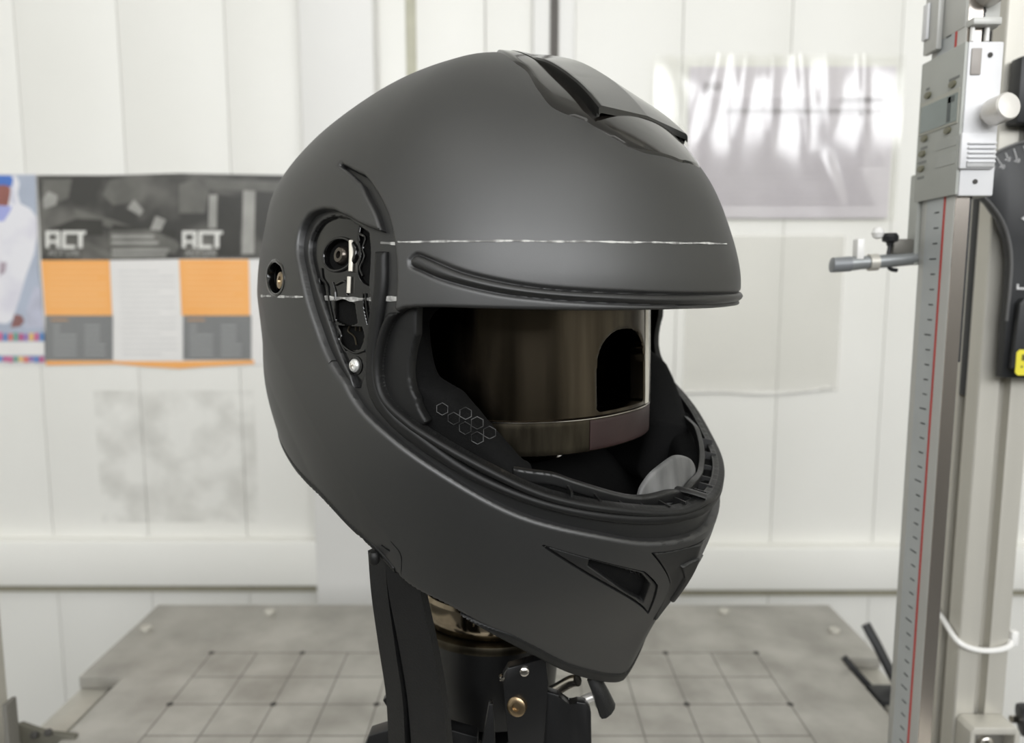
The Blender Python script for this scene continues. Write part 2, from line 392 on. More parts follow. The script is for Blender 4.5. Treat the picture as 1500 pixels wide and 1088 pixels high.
# ------------------------------------------------------------------ digital height gauge
hg = thing('height_gauge', 'digital height gauge with a red-lined scale on its steel beam', 'gauge', (.283, .49, 0))
GO = Vector((.283, .49, 0))
def hbox(name, x0, x1, y0, y1, z0, z1, m, bevel=0.0, parent=None):
    return box(name, x0 - GO.x, x1 - GO.x, y0 - GO.y, y1 - GO.y, z0, z1, m, parent or hg, bevel)
hbox('base', .262, .33, .44, .54, 0.0005, .04, M_STEEL2, .003)
beam = hbox('beam', .2782, .2875, .473, .5106, .0405, .72, M_SCALE, .0006)
hbox('beam_edge', .2786, .2873, .4722, .4729, .041, .72, M_MIRROR, 0, beam)
hbox('red_line', .2779, .27815, .4822, .4842, .05, .715, M_REDLINE, 0, beam)
hbox('scale_face', .2780, .27815, .4845, .5035, .05, .715, mat('blue_grey_scale', srgb(182, 186, 187), .45, metal=.05, var=.03), 0, beam)
tick_b = bmesh.new(); bm_box(tick_b, -.0002, 0, 0, .0050, -.0004, .0004)
tick_me = bpy.data.meshes.new('scale_tick'); tick_b.to_mesh(tick_me); tick_b.free(); tick_me.materials.append(M_INK)
for i in range(62):
    o = bpy.data.objects.new('scale_tick', tick_me); COL.objects.link(o); o.parent = beam
    o.location = (.2779 - GO.x, .4885 - GO.y, .07 + .01 * i); o.scale = (1, 1.5 if i % 5 == 0 else 1, 1)
hbox('black_gasket', .2876, .2892, .4732, .4765, at(1405, 530, .475).z, .72, M_BLACKP, 0)
# slider housing: grey display face turned left, white end face turned to the viewer
SZ0 = at(1375, 287, .468).z; SZ1 = at(1386, 60, .468).z
hz = SZ1 - SZ0
sl = hbox('slider_housing', .2755, .2775, .4685, .5165, SZ0 + .001, SZ1, M_GREYHOUSING, .0006)
hbox('slider_body', .2776, .2992, .4682, .4725, SZ0, SZ1, M_WHITEHOUSING, .0012)
hbox('slider_rear', .2776, .2985, .5115, .516, SZ0, SZ1, M_GREYHOUSING, .0012)
hbox('slider_side', .2876, .2990, .4727, .511, SZ0, SZ1, M_GREYHOUSING, .0012)
def dface(name, y0, y1, f0, f1, m, d=.0004, bev=0.0):
    return hbox(name, .2755 - d, .2757, y0, y1, SZ1 - hz * f1, SZ1 - hz * f0, m, bev, sl)
dface('display_frame', .4705, .5145, .285, .515, mat('lcd_bezel', srgb(176, 176, 166), .4), .0006)
dface('lcd_screen', .4715, .5125, .315, .50, M_LCD, .0009)
dface('lcd_digit', .478, .4815, .325, .49, M_LCDDARK, .0011)
dface('lcd_digit', .4745, .481, .325, .365, M_LCDDARK, .0011)
bv, bf = lathe_data([(.0028, 0), (.0026, .0012), (.001, .0014)], 16)
for y, f in ((.4785, .245), (.506, .245), (.4805, .545), (.507, .545), (.5085, .65), (.509, .755)):
    Mx = axis_matrix((.2754 - GO.x, y - GO.y, SZ1 - hz * f), (-1, 0, 0)) @ Matrix.Diagonal((1.3, .8, 1, 1))
    from_data('push_button', [Mx @ v for v in bv], bf, mat('button_olive', srgb(120, 118, 98), .4), sl)
for y, f, w in ((.4775, .20, .011), (.507, .19, .004), (.507, .60, .008), (.5085, .70, .010), (.509, .81, .008)):
    dface('button_print', y - w / 2, y + w / 2, f, f + .018, mat('grey_print', srgb(128, 130, 128), .6), .0002)
dface('label_field', .4705, .4925, .60, .66, mat('pale_label', srgb(170, 172, 168), .5), .0003)
dface('label_field', .4705, .4925, .70, .78, mat('pale_label', srgb(170, 172, 168), .5), .0003)
def fface(name, x0, x1, f0, f1, m, d=.0006, bev=0.0):
    return hbox(name, x0, x1, .4682 - d, .4684, SZ1 - hz * f1, SZ1 - hz * f0, m, bev)
fface('battery_cover', .2792, .2855, .045, .215, mat('taupe_pad', srgb(164, 158, 153), .5), .001, .0006)
for x, f in ((.2908, .088), (.2872, .905), (.2808, .615), (.2805, .79)):
    lathe('screw_hole', [(.0015, 0), (.0015, .0005)], M_HOLE, hg, axis_matrix((x - GO.x, .4681 - GO.y, SZ1 - hz * f), (0, -1, 0)), 14)
fface('ribbed_pad', .2758, .2972, .585, .825, M_WHITEHOUSING, .0025, .0012)
for k in range(5):
    fface('pad_rib', .2795, .2967, .652 + .03 * k, .666 + .03 * k, M_WHITEHOUSING, .0042, .0004)
fface('pad_step', .2795, .2967, .775, .815, mat('pad_grey', srgb(186, 186, 186), .4), .0034, .0004)
kc = Vector((.2925 - GO.x, .4655 - GO.y, SZ1 - hz * .47))
lathe('thumb_screw', [(.0042, -.004), (.0042, .001), (.0076, .0015), (.0082, .003), (.0082, .0135), (.0074, .0145), (.001, .0149)], M_SATIN, hg, axis_matrix(kc + Vector((-.0008, 0, 0)), (.16, -1, .12)), 40)
# fine adjustment block above the slider
hbox('fine_adjust_body', .2776, .2992, .474, .512, SZ1 + .010, SZ1 + .05, M_SCALE, .0012)
hbox('fine_adjust_lip', .2782, .2955, .466, .4738, SZ1 + .009, SZ1 + .0135, M_SCALE, .0008)
for x in (.2805, .2895):
    lathe('guide_pin', [(.0013, 0), (.0013, .0085)], M_WHITEP, hg, Matrix.Translation((x - GO.x, .4705 - GO.y, SZ1 + .0005)), 12)
lathe('fine_adjust_wheel', [(.004, -.002), (.0085, -.0015), (.009, .001), (.009, .009), (.008, .010)], M_SATIN, hg, axis_matrix((.2895 - GO.x, .473 - GO.y, SZ1 + .03), (.1, -1, .1)), 32)
lathe('lock_screw', [(.0016, 0), (.0016, .001)], M_HOLE, hg, axis_matrix((.2878 - GO.x, .4735 - GO.y, SZ1 + .019), (0, -1, 0)), 12)
fa = hbox('clamp_jaw', .2735, .2775, .497, .513, SZ1 + .004, SZ1 + .06, M_SCALE, .001)
hbox('jaw_bar', .2715, .2734, .506, .512, SZ1 + .013, SZ1 + .036, M_WHITEHOUSING, .0006)
# scriber jaw hanging from the slider and the clamped probe rod
JZ = at(1325, 388, .512).z
hbox('scriber_jaw', .2757, .2815, .5115, .5225, JZ, SZ0 + .02, M_GREYHOUSING, .001)
hbox('scriber_jaw_bar', .262, .2757, .5125, .5215, at(1300, 372, .515).z, at(1300, 350, .515).z, M_ALUSLOT, .0008)
RZ = at(1280, 384, .515).z
rod = thing('probe_rod', 'dull grey pointer rod clamped to the height gauge arm', 'rod', at(1280, 384, .515))
L0 = rod.location.copy()
def rp(px, py, Y=.515): return at(px, py, Y) - L0
tube('rod_shaft', [rp(1222, 388), rp(1260, 385), rp(1300, 382), rp(1352, 377)], lambda t: .0046 if t > .28 else .0049 - .0012 * max(0, .05 - t) / .05, M_ROD, rod, 16)
tube('rod_tip', [rp(1217.5, 388), rp(1222, 388), rp(1245, 386.5)], lambda t: .003 + .0022 * min(1, t * 4), mat('dark_grey_tip', srgb(132, 135, 138), .45, metal=.3), rod, 16)
lathe('collar', [(.0058, 0), (.0058, .006)], M_ALU, rod, axis_matrix(rp(1272, 384.5), rp(1282, 384) - rp(1272, 384.5)), 20)
tube('wire_clip', [rp(1304, 350), rp(1303, 362), rp(1301, 375), rp(1301, 388), rp(1305, 394), rp(1314, 396)], .0014, M_BLACKP, rod, 8)
lathe('clip_knob', [(.002, -.005), (.0024, -.003), (.005, -.002), (.0055, .001), (.004, .0035)], M_BLACKP, rod, axis_matrix(rp(1304, 349), (0, 0, 1)), 18)
box('plastic_holder', *sorted((rp(1272, 0).x, rp(1283, 0).x)), -.004, .004, rp(0, 380).z, rp(0, 350).z, M_WHITEP, rod, .0008)
lathe('white_ball', [(.001, -.0042), (.003, -.0032), (.0043, 0), (.003, .0032), (.001, .0042)], M_WHITEP, rod, Matrix.Translation(rp(1286, 341)), 18)

# ------------------------------------------------------------------ black protractor head on the post
PY = .545
po = thing('angle_protractor', 'black angle scale plate with white graduations at the right edge', 'protractor', at(1500, 330, PY))
P0_ = po.location.copy()
def pp(px, py): v = at(px, py, PY) - P0_; return (v.x, v.z)
arc = [pp(*q) for q in [(1432, 243), (1445, 233), (1462, 222), (1480, 214), (1500, 208), (1530, 206), (1565, 212)]]
out = arc + [pp(*q) for q in [(1585, 250), (1575, 300), (1562, 360), (1560, 420), (1560, 556)]] + [pp(*q) for q in [(1468, 553), (1474, 470), (1479, 420), (1481, 380), (1477, 350), (1467, 322), (1450, 298), (1431, 280)]]
MP = Matrix.Rotation(math.radians(90), 4, 'X')
dial = prism('dial_plate', out, .008, M_BLACKP, po, Matrix.Translation((0, 0, 0)) @ MP @ Matrix.Translation((0, 0, -.008)), bevel=.0008)
tube('dial_rim', [Vector((x, -.0004, z)) for x, z in arc], .0011, mat('rim_grey', srgb(92, 92, 92), .4), dial, 8)
tube('dial_rim', [Vector((x, -.0004, z)) for x, z in [pp(*q) for q in [(1431, 280), (1450, 298), (1467, 322), (1477, 350), (1481, 380), (1479, 420), (1474, 470)]]], .0011, mat('rim_grey', srgb(92, 92, 92), .4), dial, 8)
def printed_text(name, s, size, M, material, parent, align='CENTER', depth=.0002):
    cu = bpy.data.curves.new(name, 'FONT'); cu.body = s; cu.size = size; cu.align_x = align; cu.align_y = 'CENTER'; cu.extrude = depth; cu.resolution_u = 3
    tmp = bpy.data.objects.new(name, cu); COL.objects.link(tmp)
    bpy.context.view_layer.update()
    me = bpy.data.meshes.new_from_object(tmp.evaluated_get(bpy.context.evaluated_depsgraph_get()))
    bpy.data.objects.remove(tmp); bpy.data.curves.remove(cu)
    me.transform(M)
    return link(name, me, material, parent)
M_WPRINT = mat('white_print', srgb(196, 196, 196), .6)
for (x0, y0), (x1, y1) in (((1437.5, 246), (1443.5, 254.5)), ((1448.5, 239.5), (1452, 244.5)), ((1459, 230), (1465, 240)), ((1472.5, 224), (1475, 230)), ((1484.5, 218), (1488.5, 231)), ((1499, 214), (1501, 220)), ((1513, 213), (1514, 226))):
    a, b = Vector((pp(x0, y0)[0], -.0003, pp(x0, y0)[1])), Vector((pp(x1, y1)[0], -.0003, pp(x1, y1)[1]))
    tube('graduation', [a, (a + b) / 2, b], .0004, M_WPRINT, dial, 6, sub=1)
for s, px, py in (('40', 1447, 258), ('35', 1453.5, 246), ('30', 1467.5, 244), ('25', 1476, 233), ('20', 1489.5, 235)):
    x, z = pp(px, py)
    printed_text('scale_number', s, .0042, Matrix.Translation((x, -.0002, z)) @ Matrix.Rotation(math.radians(20), 4, 'Y') @ MP, M_WPRINT, dial)
hubp = pp(1514, 400)
prism('motor_cover', [(hubp[0] - .014, hubp[1] - .07), (hubp[0] - .012, hubp[1] - .022), (hubp[0] - .009, hubp[1] - .018), (hubp[0] + .03, hubp[1] - .018), (hubp[0] + .03, hubp[1] - .07)], .006, mat('cover_grey_black', srgb(44, 45, 46), .5), po, MP, bevel=.001)
x0, z0 = pp(1478, 548); x1, z1 = pp(1530, 511)
yl = prism('warning_label', [(x0, z0 + .002), (x0 + .002, z0), (x1, z0), (x1, z1), (x0 + .002, z1), (x0, z1 - .002)], .0003, M_YELLOW, po, Matrix.Translation((0, -.0062, 0)) @ MP)
prism('label_print', [(x0 + .004, z1 - .008), (x1, z1 - .008), (x1, z1 - .0035), (x0 + .004, z1 - .0035)], .0002, mat('olive_print', srgb(96, 92, 40), .6), yl, Matrix.Translation((0, -.0066, 0)) @ MP)
prism('label_print', [(x0 + .0075, z1 - .016), (x0 + .014, z1 - .016), (x0 + .014, z1 - .0105), (x0 + .0075, z1 - .0105)], .0002, mat('olive_pale', srgb(176, 168, 60), .6), yl, Matrix.Translation((0, -.0066, 0)) @ MP)
lathe('label_dot', [(.0008, 0), (.0008, .0002)], mat('olive_print', srgb(96, 92, 40), .6), yl, axis_matrix((x0 + .0045, -.0065, z1 - .0125), (0, -1, 0)), 10)
x0, z0 = pp(1488, 424)
prism('white_mark', [(x0, z0), (x0 + .02, z0), (x0 + .02, z0 + .0015), (x0 + .0015, z0 + .0015), (x0 + .0015, z0 + .004), (x0, z0 + .004)], .0003, M_WPRINT, po, Matrix.Translation((0, -.0005, 0)) @ MP)
x0, z0 = pp(1495, 320)
prism('white_arrow', [(x0, z0), (x0 + .006, z0 - .004), (x0 + .006, z0 + .004)], .0003, M_WPRINT, po, Matrix.Translation((0, -.0005, 0)) @ MP)
box('arm_block', pp(1494, 140)[0], pp(1560, 140)[0], .001 , .014, pp(0, 180)[1] * 1.0, pp(0, 80)[1], M_BLACKP, po, .002)
box('arm_link', pp(1520, 250)[0], pp(1560, 250)[0], .001, .014, pp(0, 330)[1], pp(0, 175)[1], M_BLACKP, po, .002)

# ------------------------------------------------------------------ posters and sheets on the wall
MW = Matrix.Rotation(math.radians(90), 4, 'X')        # xy outline -> wall plane facing the room
def wp(px, py): v = at(px, py, WY - .003); return (v.x, v.z)
_lay = [0]
def print_poly(name, pts, d, m, parent, base=WY - .002):
    """flat print: outline given by survey points on the wall, d = how far it lies above the paper"""
    _lay[0] += 1; d = d * .2 + .00001 * _lay[0]
    return prism(name, [wp(*p) for p in pts], .00025, m, parent, Matrix.Translation((0, base - d, 0)) @ MW)
def rect(px0, py0, px1, py1): return [(px0, py1), (px1, py1), (px1, py0), (px0, py0)]
M_PAPER = mat('poster_paper', srgb(232, 230, 228), .4, scale=20, var=.02)
M_PHOTO = mat('grey_photo_print', srgb(62, 61, 58), .35, scale=14, col2=srgb(120, 118, 113), mixlo=.42, mixhi=.72, detail=2)
M_PHOTOL = mat('pale_photo_print', srgb(158, 157, 152), .35, scale=30, var=.12)
M_PHOTOM = mat('mid_photo_print', srgb(104, 103, 98), .35, scale=30, var=.15)
M_PHOTOD = mat('dark_photo_print', srgb(58, 57, 53), .35, scale=30, var=.12)
M_ORANGE = mat('orange_print', srgb(247, 176, 98), .4, scale=12, col2=srgb(250, 184, 110), var=.02)
M_SLATE = mat('slate_print', srgb(130, 131, 131), .4, scale=18, var=.03)
M_TEXTW = mat('pale_text_print', srgb(166, 167, 167), .5, var=.03)
M_TEXTG = mat('grey_text_print', srgb(214, 213, 212), .5, var=.02)
M_TEXTO = mat('orange_text_print', srgb(252, 196, 134), .5, var=.02)
M_LOGO = mat('logo_white_print', srgb(226, 225, 220), .4, var=.02)
def poster(name, label, cat, pts):
    xs = [wp(*p) for p in pts]
    o = prism(name, xs, .0006, M_PAPER, None, Matrix.Translation((0, WY - .0012, 0)) @ MW)
    return tag(o, label, cat)
# brochure poster with three folds
A = poster('brochure_poster', 'three-fold poster with grey photos over orange and slate blocks', 'poster',
           [(66, 530), (66, 536), (170, 534), (215, 538), (262, 541), (300, 538), (380, 534), (420, 533), (420, 256), (380, 257), (260, 253), (160, 256), (54, 256)])
print_poly('photo_panel', [(60, 381), (158, 381), (262, 379), (420, 379), (420, 256.5), (262, 253.5), (160, 256.5), (54, 256.5)], .0002, M_PHOTO, A)
for pts, m in (([(60, 330), (75, 300), (100, 290), (105, 262), (62, 262)], M_PHOTOM), ([(64, 306), (82, 300), (84, 286), (70, 280), (62, 292)], M_PHOTOL), ([(112, 318), (160, 333), (262, 366), (262, 356), (165, 322), (108, 306)], M_PHOTOM),
               ([(165, 300), (200, 296), (216, 272), (190, 258), (160, 264), (150, 285)], M_PHOTOM), ([(186, 305), (205, 316), (210, 308), (196, 292)], M_PHOTOL),
               ([(70, 345), (150, 345), (150, 322), (112, 320), (70, 336)], M_PHOTOD), ([(160, 350), (258, 350), (258, 336), (215, 335), (165, 328)], M_PHOTOD),
               ([(220, 336), (235, 338), (243, 322), (228, 316)], M_PHOTOL), ([(122, 362), (160, 379), (180, 379), (122, 352)], M_PHOTOM),
               ([(262, 312), (300, 312), (306, 280), (285, 262), (262, 270)], M_PHOTOM), ([(305, 334), (317, 334), (318, 285), (306, 285)], M_PHOTOL),
               ([(318, 376), (352, 376), (352, 290), (320, 285)], M_PHOTOD), ([(354, 372), (372, 372), (374, 276), (356, 276)], M_PHOTOL), ([(300, 276), (420, 282), (420, 266), (300, 262)], M_PHOTOM),
               ([(160, 360), (258, 372), (258, 352), (220, 336), (160, 338)], M_PHOTOM)):
    print_poly('photo_shape', pts, .0004, m, A)
print_poly('slate_block', rect(66, 462, 165, 528), .0002, M_SLATE, A)
print_poly('slate_block', rect(268, 462, 368, 527), .0002, M_SLATE, A)
print_poly('orange_block', [(66, 462), (164, 462), (160, 381), (60, 381)], .0003, M_ORANGE, A)
print_poly('orange_block', [(266, 462), (366, 462), (364, 380), (262, 380)], .0003, M_ORANGE, A)
print_poly('orange_border', [(67, 535), (170, 533), (215, 537), (262, 540), (300, 537), (372, 533), (372, 527.5), (262, 529), (166, 528.5), (67, 528.5)], .0003, M_ORANGE, A)
print_poly('white_column', [(172, 529), (268, 529), (262, 380), (162, 382)], .0005, M_PAPER, A)
for k in range(17):
    y = 396 + k * 7.6
    print_poly('text_line', rect(173 + k * .4, y, (255 if k % 4 else 232) + k * .3, y + 2.2), .0007, M_TEXTG, A)
for x0 in (72, 272):
    for k in range(8):
        print_poly('text_line', rect(x0, 390 + 8 * k, x0 + 84 - (13 if k % 3 == 2 else 0), 391.6 + 8 * k), .0006, M_TEXTO, A)
    print_poly('text_line', rect(x0 + 2, 467, x0 + 28, 470), .0006, mat('rust_text', srgb(186, 150, 118), .5), A)
    for k in range(7):
        print_poly('text_line', rect(x0 + 6, 476 + 7 * k, x0 + (16 if k < 2 else 40), 478.5 + 7 * k), .0006, M_TEXTW, A)
        print_poly('text_line', rect(x0 + 52, 476 + 7 * k, x0 + (74 if k < 4 else 82), 478.5 + 7 * k), .0006, M_TEXTW, A)
# squared white lettering of the two fold titles, with the small line below
for x0 in (66, 266):
    Lr = lambda a, b, c, d: print_poly('title_letter_stroke', rect(x0 + a, b, x0 + c, d), .0007, M_LOGO, A)
    for q in ((1, 338, 6, 363), (1, 338, 22, 343), (17, 338, 22, 363), (1, 352, 22, 356), (25, 338, 30, 364), (25, 338, 60, 343), (25, 359, 44, 364), (49, 343, 55, 363)):
        Lr(*q)
    c = wp(x0 + 29, 371)
    printed_text('subtitle_text', 'ACT LAB', .0125, Matrix.Translation((c[0], WY - .0062, c[1])) @ MW, mat('subtitle_grey', srgb(176, 176, 172), .5), A)
c = wp(163, 347)
for k, (y, w) in enumerate(((344, 62), (353, 68), (364, 84), (371, 80))):
    print_poly('headline_smudge', rect(164, y, 164 + w, y + 5), .0007, M_PHOTOL, A)
# safety poster at the left edge
B = poster('safety_poster', 'colour poster of a worker in a white hooded suit at the left edge', 'poster', [(-60, 537), (68, 534), (66, 500), (56, 380), (52, 254), (-60, 254)])
sky = mat('blue_grey_print', srgb(176, 184, 200), .4, scale=12, var=.06)
print_poly('backdrop', [(-60, 530), (66, 528), (64, 480), (56, 380), (52, 256), (-60, 256)], .0002, sky, B)
suit = mat('white_suit_print', srgb(232, 231, 236), .4, scale=14, col2=srgb(208, 205, 220), mixlo=.5, mixhi=.75)
print_poly('suit_print', [(-50, 470), (10, 474), (18, 468), (28, 440), (38, 405), (50, 372), (55, 345), (54, 318), (44, 305), (30, 298), (26, 284), (29, 268), (24, 258), (-50, 256)], .0004, suit, B)
print_poly('hood_shadow', [(14, 296), (24, 300), (20, 262), (16, 258)], .0006, mat('suit_shade_print', srgb(214, 214, 226), .4), B)
print_poly('face_print', [(-30, 302), (12, 302), (16, 280), (14, 268), (-30, 264)], .0006, mat('skin_print', srgb(150, 96, 88), .4), B)
print_poly('cap_print', [(-30, 272), (8, 271), (17, 274), (20, 262), (16, 257), (-30, 256)], .0008, mat('blue_cap_print', srgb(76, 118, 196), .4, scale=30, var=.1), B)
print_poly('mask_print', [(-30, 326), (6, 324), (15, 310), (18, 302), (-30, 299)], .0008, mat('lilac_mask_print', srgb(164, 170, 222), .4, scale=30, var=.06), B)
print_poly('glove_print', [(16, 480), (30, 478), (36, 470), (32, 462), (22, 460)], .0006, mat('skin_dark_print', srgb(140, 100, 98), .4), B)
print_poly('sleeve_shadow', [(0, 404), (8, 398), (10, 384), (0, 384)], .0006, mat('mauve_print', srgb(170, 156, 166), .4), B)
print_poly('bench_print', [(36, 480), (64, 480), (60, 420), (50, 420), (40, 450)], .0003, mat('bench_blue_print', srgb(190, 192, 208), .4), B)
rnd = random.Random(4)
cols = [(206, 110, 150), (96, 140, 196), (214, 120, 110), (110, 168, 150), (190, 96, 140), (150, 120, 180), (226, 190, 120)]
for k in range(16):
    x0 = -56 + k * 7.6
    print_poly('coloured_letter', rect(x0, 486 + rnd.random() * 3, x0 + 6.8, 499), .0006, mat('print_tint_%d' % (k % 7), srgb(*cols[k % 7]), .4), B)
    print_poly('coloured_letter', rect(x0, 522, x0 + 6.8, 531 - rnd.random() * 2), .0006, mat('print_tint_%d' % ((k * 3 + 1) % 7), srgb(*cols[(k * 3 + 1) % 7]), .4), B)
print_poly('white_band', rect(-58, 500.5, 65.5, 520), .0006, M_PAPER, B)

# clear sleeve with a printed sheet on the right part of the wall
def film_sheet(name, px0, py0, px1, py1, n, m, amp, seed, material, parent=None, y=WY - .004, fold=None):
    """crumpled thin film; relief is real geometry"""
    rs = np.random.RandomState(seed)
    a0 = wp(px0, py1); a1 = wp(px1, py0)
    wv = [(rs.uniform(-1, 1), rs.uniform(.6, 4), rs.uniform(0, 6)) for _ in range(7)]
    vs_, fs = [], []
    for side in (0, 1):
        for j in range(m + 1):
            for i in range(n + 1):
                u, v = i / n, j / m
                h = sum(math.sin(w[1] * (u * 6.0 + w[0] * v * 2.5) + w[2]) for w in wv) / 7
                env = .35 + .65 * v
                if fold: h += fold(u, v)
                vs_.append((a0[0] + (a1[0] - a0[0]) * u, y - amp * (1 + h * env) + side * .0003, a0[1] + (a1[1] - a0[1]) * v))
    N = (n + 1) * (m + 1)
    for j in range(m):
        for i in range(n):
            a = j * (n + 1) + i
            fs.append((a, a + 1, a + n + 2, a + n + 1)); fs.append((N + a, N + a + n + 1, N + a + n + 2, N + a + 1))
    bd = [i for i in range(n)] 
    for i in range(n):
        for r in (0, m):
            a = r * (n + 1) + i; fs.append((a, N + a, N + a + 1, a + 1))
    for j in range(m):
        for c in (0, n):
            a = j * (n + 1) + c; b = a + n + 1; fs.append((a, b, N + b, N + a))
    return from_data(name, vs_, fs, material, parent, 60)
M_FILM = bpy.data.materials.new('clear_film'); M_FILM.use_nodes = True
_nt = M_FILM.node_tree; _nt.nodes.remove(_nt.nodes['Principled BSDF'])
_tr = _nt.nodes.new('ShaderNodeBsdfTransparent'); _tr.inputs[0].default_value = (.985, .985, .975, 1)
_gl = _nt.nodes.new('ShaderNodeBsdfGlossy'); _gl.inputs['Roughness'].default_value = .12
_nz = _nt.nodes.new('ShaderNodeTexNoise'); _nz.inputs['Scale'].default_value = 30
_mr = _nt.nodes.new('ShaderNodeMapRange'); _mr.inputs['To Min'].default_value = .08; _mr.inputs['To Max'].default_value = .16
_nt.links.new(_nz.outputs['Fac'], _mr.inputs['Value']); _nt.links.new(_mr.outputs[0], _gl.inputs['Roughness'])
_mx = _nt.nodes.new('ShaderNodeMixShader'); _mx.inputs[0].default_value = .06
_nt.links.new(_tr.outputs[0], _mx.inputs[1]); _nt.links.new(_gl.outputs[0], _mx.inputs[2])
_nt.links.new(_mx.outputs[0], _nt.nodes['Material Output'].inputs['Surface'])
M_SHEET = mat('lilac_white_sheet', srgb(214, 208, 216), .55, scale=6, col2=srgb(220, 215, 221), var=.01)
Sx = thing('document_sleeve', 'clear plastic sleeve holding a printed sheet taped to the right wall', 'sleeve', at(1140, 200, WY))
So = Sx.location.copy()
def reparent(o, p):
    o.data.transform(Matrix.Translation(-p.location)); o.parent = p; return o
reparent(film_sheet('paper_sheet', 1004, 98, 1312, 320, 40, 30, .0012, 3, M_SHEET), Sx)
for k in range(22):
    y = 146 + k * 7.2
    q = prism('text_line', [wp(*p) for p in rect(1022 + (k % 3), y, 1296 - (k * 37 % 40), y + 1.6)], .0002, mat('faint_text', srgb(198, 192, 199), .6), None, Matrix.Translation((0, WY - .0072, 0)) @ MW)
    reparent(q, Sx)
for q in (rect(1030, 121, 1056, 132), rect(1062, 160, 1290, 166), rect(1230, 143, 1292, 150)):
    o = prism('heading_print', [wp(*p) for p in q], .0002, mat('faint_heading', srgb(178, 172, 178), .6), None, Matrix.Translation((0, WY - .0072, 0)) @ MW); reparent(o, Sx)
def folds(u, v):
    s = 0
    for uc, k, w in ((.25, -.10, .03), (.36, -.05, .025), (.47, .0, .02), (.58, .07, .02), (.68, .02, .04), (.83, .03, .015)):
        s += 2.2 * math.exp(-((u - uc - k * (1 - v)) / w) ** 2) * min(1, max(0, (v - .25) * 1.6))
    s += 1.6 * math.sin(min(1, (1 - v) * 1.1) * math.pi)
    s += 1.8 * math.exp(-(((u - .70) - (.35 - v) * .25) / .035) ** 2) * math.exp(-((v - .22) / .16) ** 2)
    return s
reparent(film_sheet('clear_film', 952, 82, 1322, 324, 150, 70, .0030, 8, M_FILM, None, WY - .008, folds), Sx)
# loose film strip taped below the sleeve
M_FILM2 = mat('milky_film', srgb(228, 226, 218), .35, alpha=.18, var=.02, scale=20)
f2 = film_sheet('film_sheet', 1000, 345, 1238, 572, 60, 40, .002, 11, M_FILM2, None, WY - .002, lambda u, v: 2.0 * math.exp(-((u - .9 - .05 * v) / .03) ** 2) + 1.8 * math.exp(-((v - .01) / .03) ** 2))
tag(f2, 'milky film sheet stuck to the wall below the document sleeve', 'film')
tube('tape_strip', [at(1003, 575, WY - .003), at(1060, 574, WY - .003), at(1120, 577, WY - .003), at(1180, 573, WY - .003), at(1217, 567, WY - .003)], .0035, M_WHITEP, None, 8, flat=.5)
tag(bpy.data.objects['tape_strip'], 'rolled white tape edge along the bottom of the milky film', 'tape')

# ------------------------------------------------------------------ curved-surface kit (helmet shell, head form)
class Surf:
    """closed upright form: for every height z a front reach F, rear reach B, half width W and roundness n"""
    def __init__(self, fn, xm): self.fn, self.xm = fn, xm
    def pt(self, a, z):
        F, B, W, nf, nb = self.fn(z)
        ca, sa = np.cos(a), np.sin(a); n = np.where(ca > 0, nf, nb)
        x = np.where(ca > 0, F, B) * np.sign(ca) * np.abs(ca) ** (2 / n)
        y = W * np.sign(sa) * np.abs(sa) ** (2 / n)
        return np.stack([self.xm + x, -y, z + 0 * a], -1)
    def g(self, P):
        F, B, W, nf, nb = self.fn(P[..., 2]); dx = P[..., 0] - self.xm
        n = np.where(dx > 0, nf, nb); A = np.where(dx > 0, F, B)
        return np.abs(dx / np.maximum(A, 1e-5)) ** n + np.abs(P[..., 1] / np.maximum(W, 1e-5)) ** n
    def nrm(self, P):
        h = 2e-4; G = []
        for k in range(3):
            d = np.zeros(3); d[k] = h
            G.append(self.g(P + d) - self.g(P - d))
        G = np.stack(G, -1); G = np.nan_to_num(G)
        L = np.linalg.norm(G, axis=-1, keepdims=True)
        return np.where(L > 1e-9, G / np.maximum(L, 1e-9), np.array([0, 0, 1.0]))
    def frame(self, a, z, off=0.0):
        P = self.pt(np.array(a), np.array(z)); N = self.nrm(P[None])[0]
        return Vector(P + N * off), Vector(N)
def hermite(z, zz, vv, end0=None, end1=None):
    zz = np.asarray(zz); vv = np.asarray(vv); m = np.gradient(vv, zz)
    if end0 is not None: m[0] = end0
    if end1 is not None: m[-1] = end1
    i = np.clip(np.searchsorted(zz, z) - 1, 0, len(zz) - 2); h = zz[i + 1] - zz[i]; t = np.clip((z - zz[i]) / h, 0, 1)
    return (2*t**3-3*t**2+1)*vv[i] + (t**3-2*t**2+t)*h*m[i] + (-2*t**3+3*t**2)*vv[i+1] + (t**3-t**2)*h*m[i+1]
RR = 0.125                                       # metres per radian used when measuring outlines on the shell
def outline(paths, n=6):
    out = []
    for p in paths:
        q = catmull(p, n) if len(p) > 2 else [np.array(p[0], float), np.array(p[1], float)]
        out += list(q)
    A = np.array(out); keep = [0]
    for i in range(1, len(A)):
        if np.hypot(*(A[i] - A[keep[-1]])) > 1e-6: keep.append(i)
    A = A[keep]
    return np.stack([np.radians(A[:, 0]) * RR, A[:, 1] / 1000.0], -1)
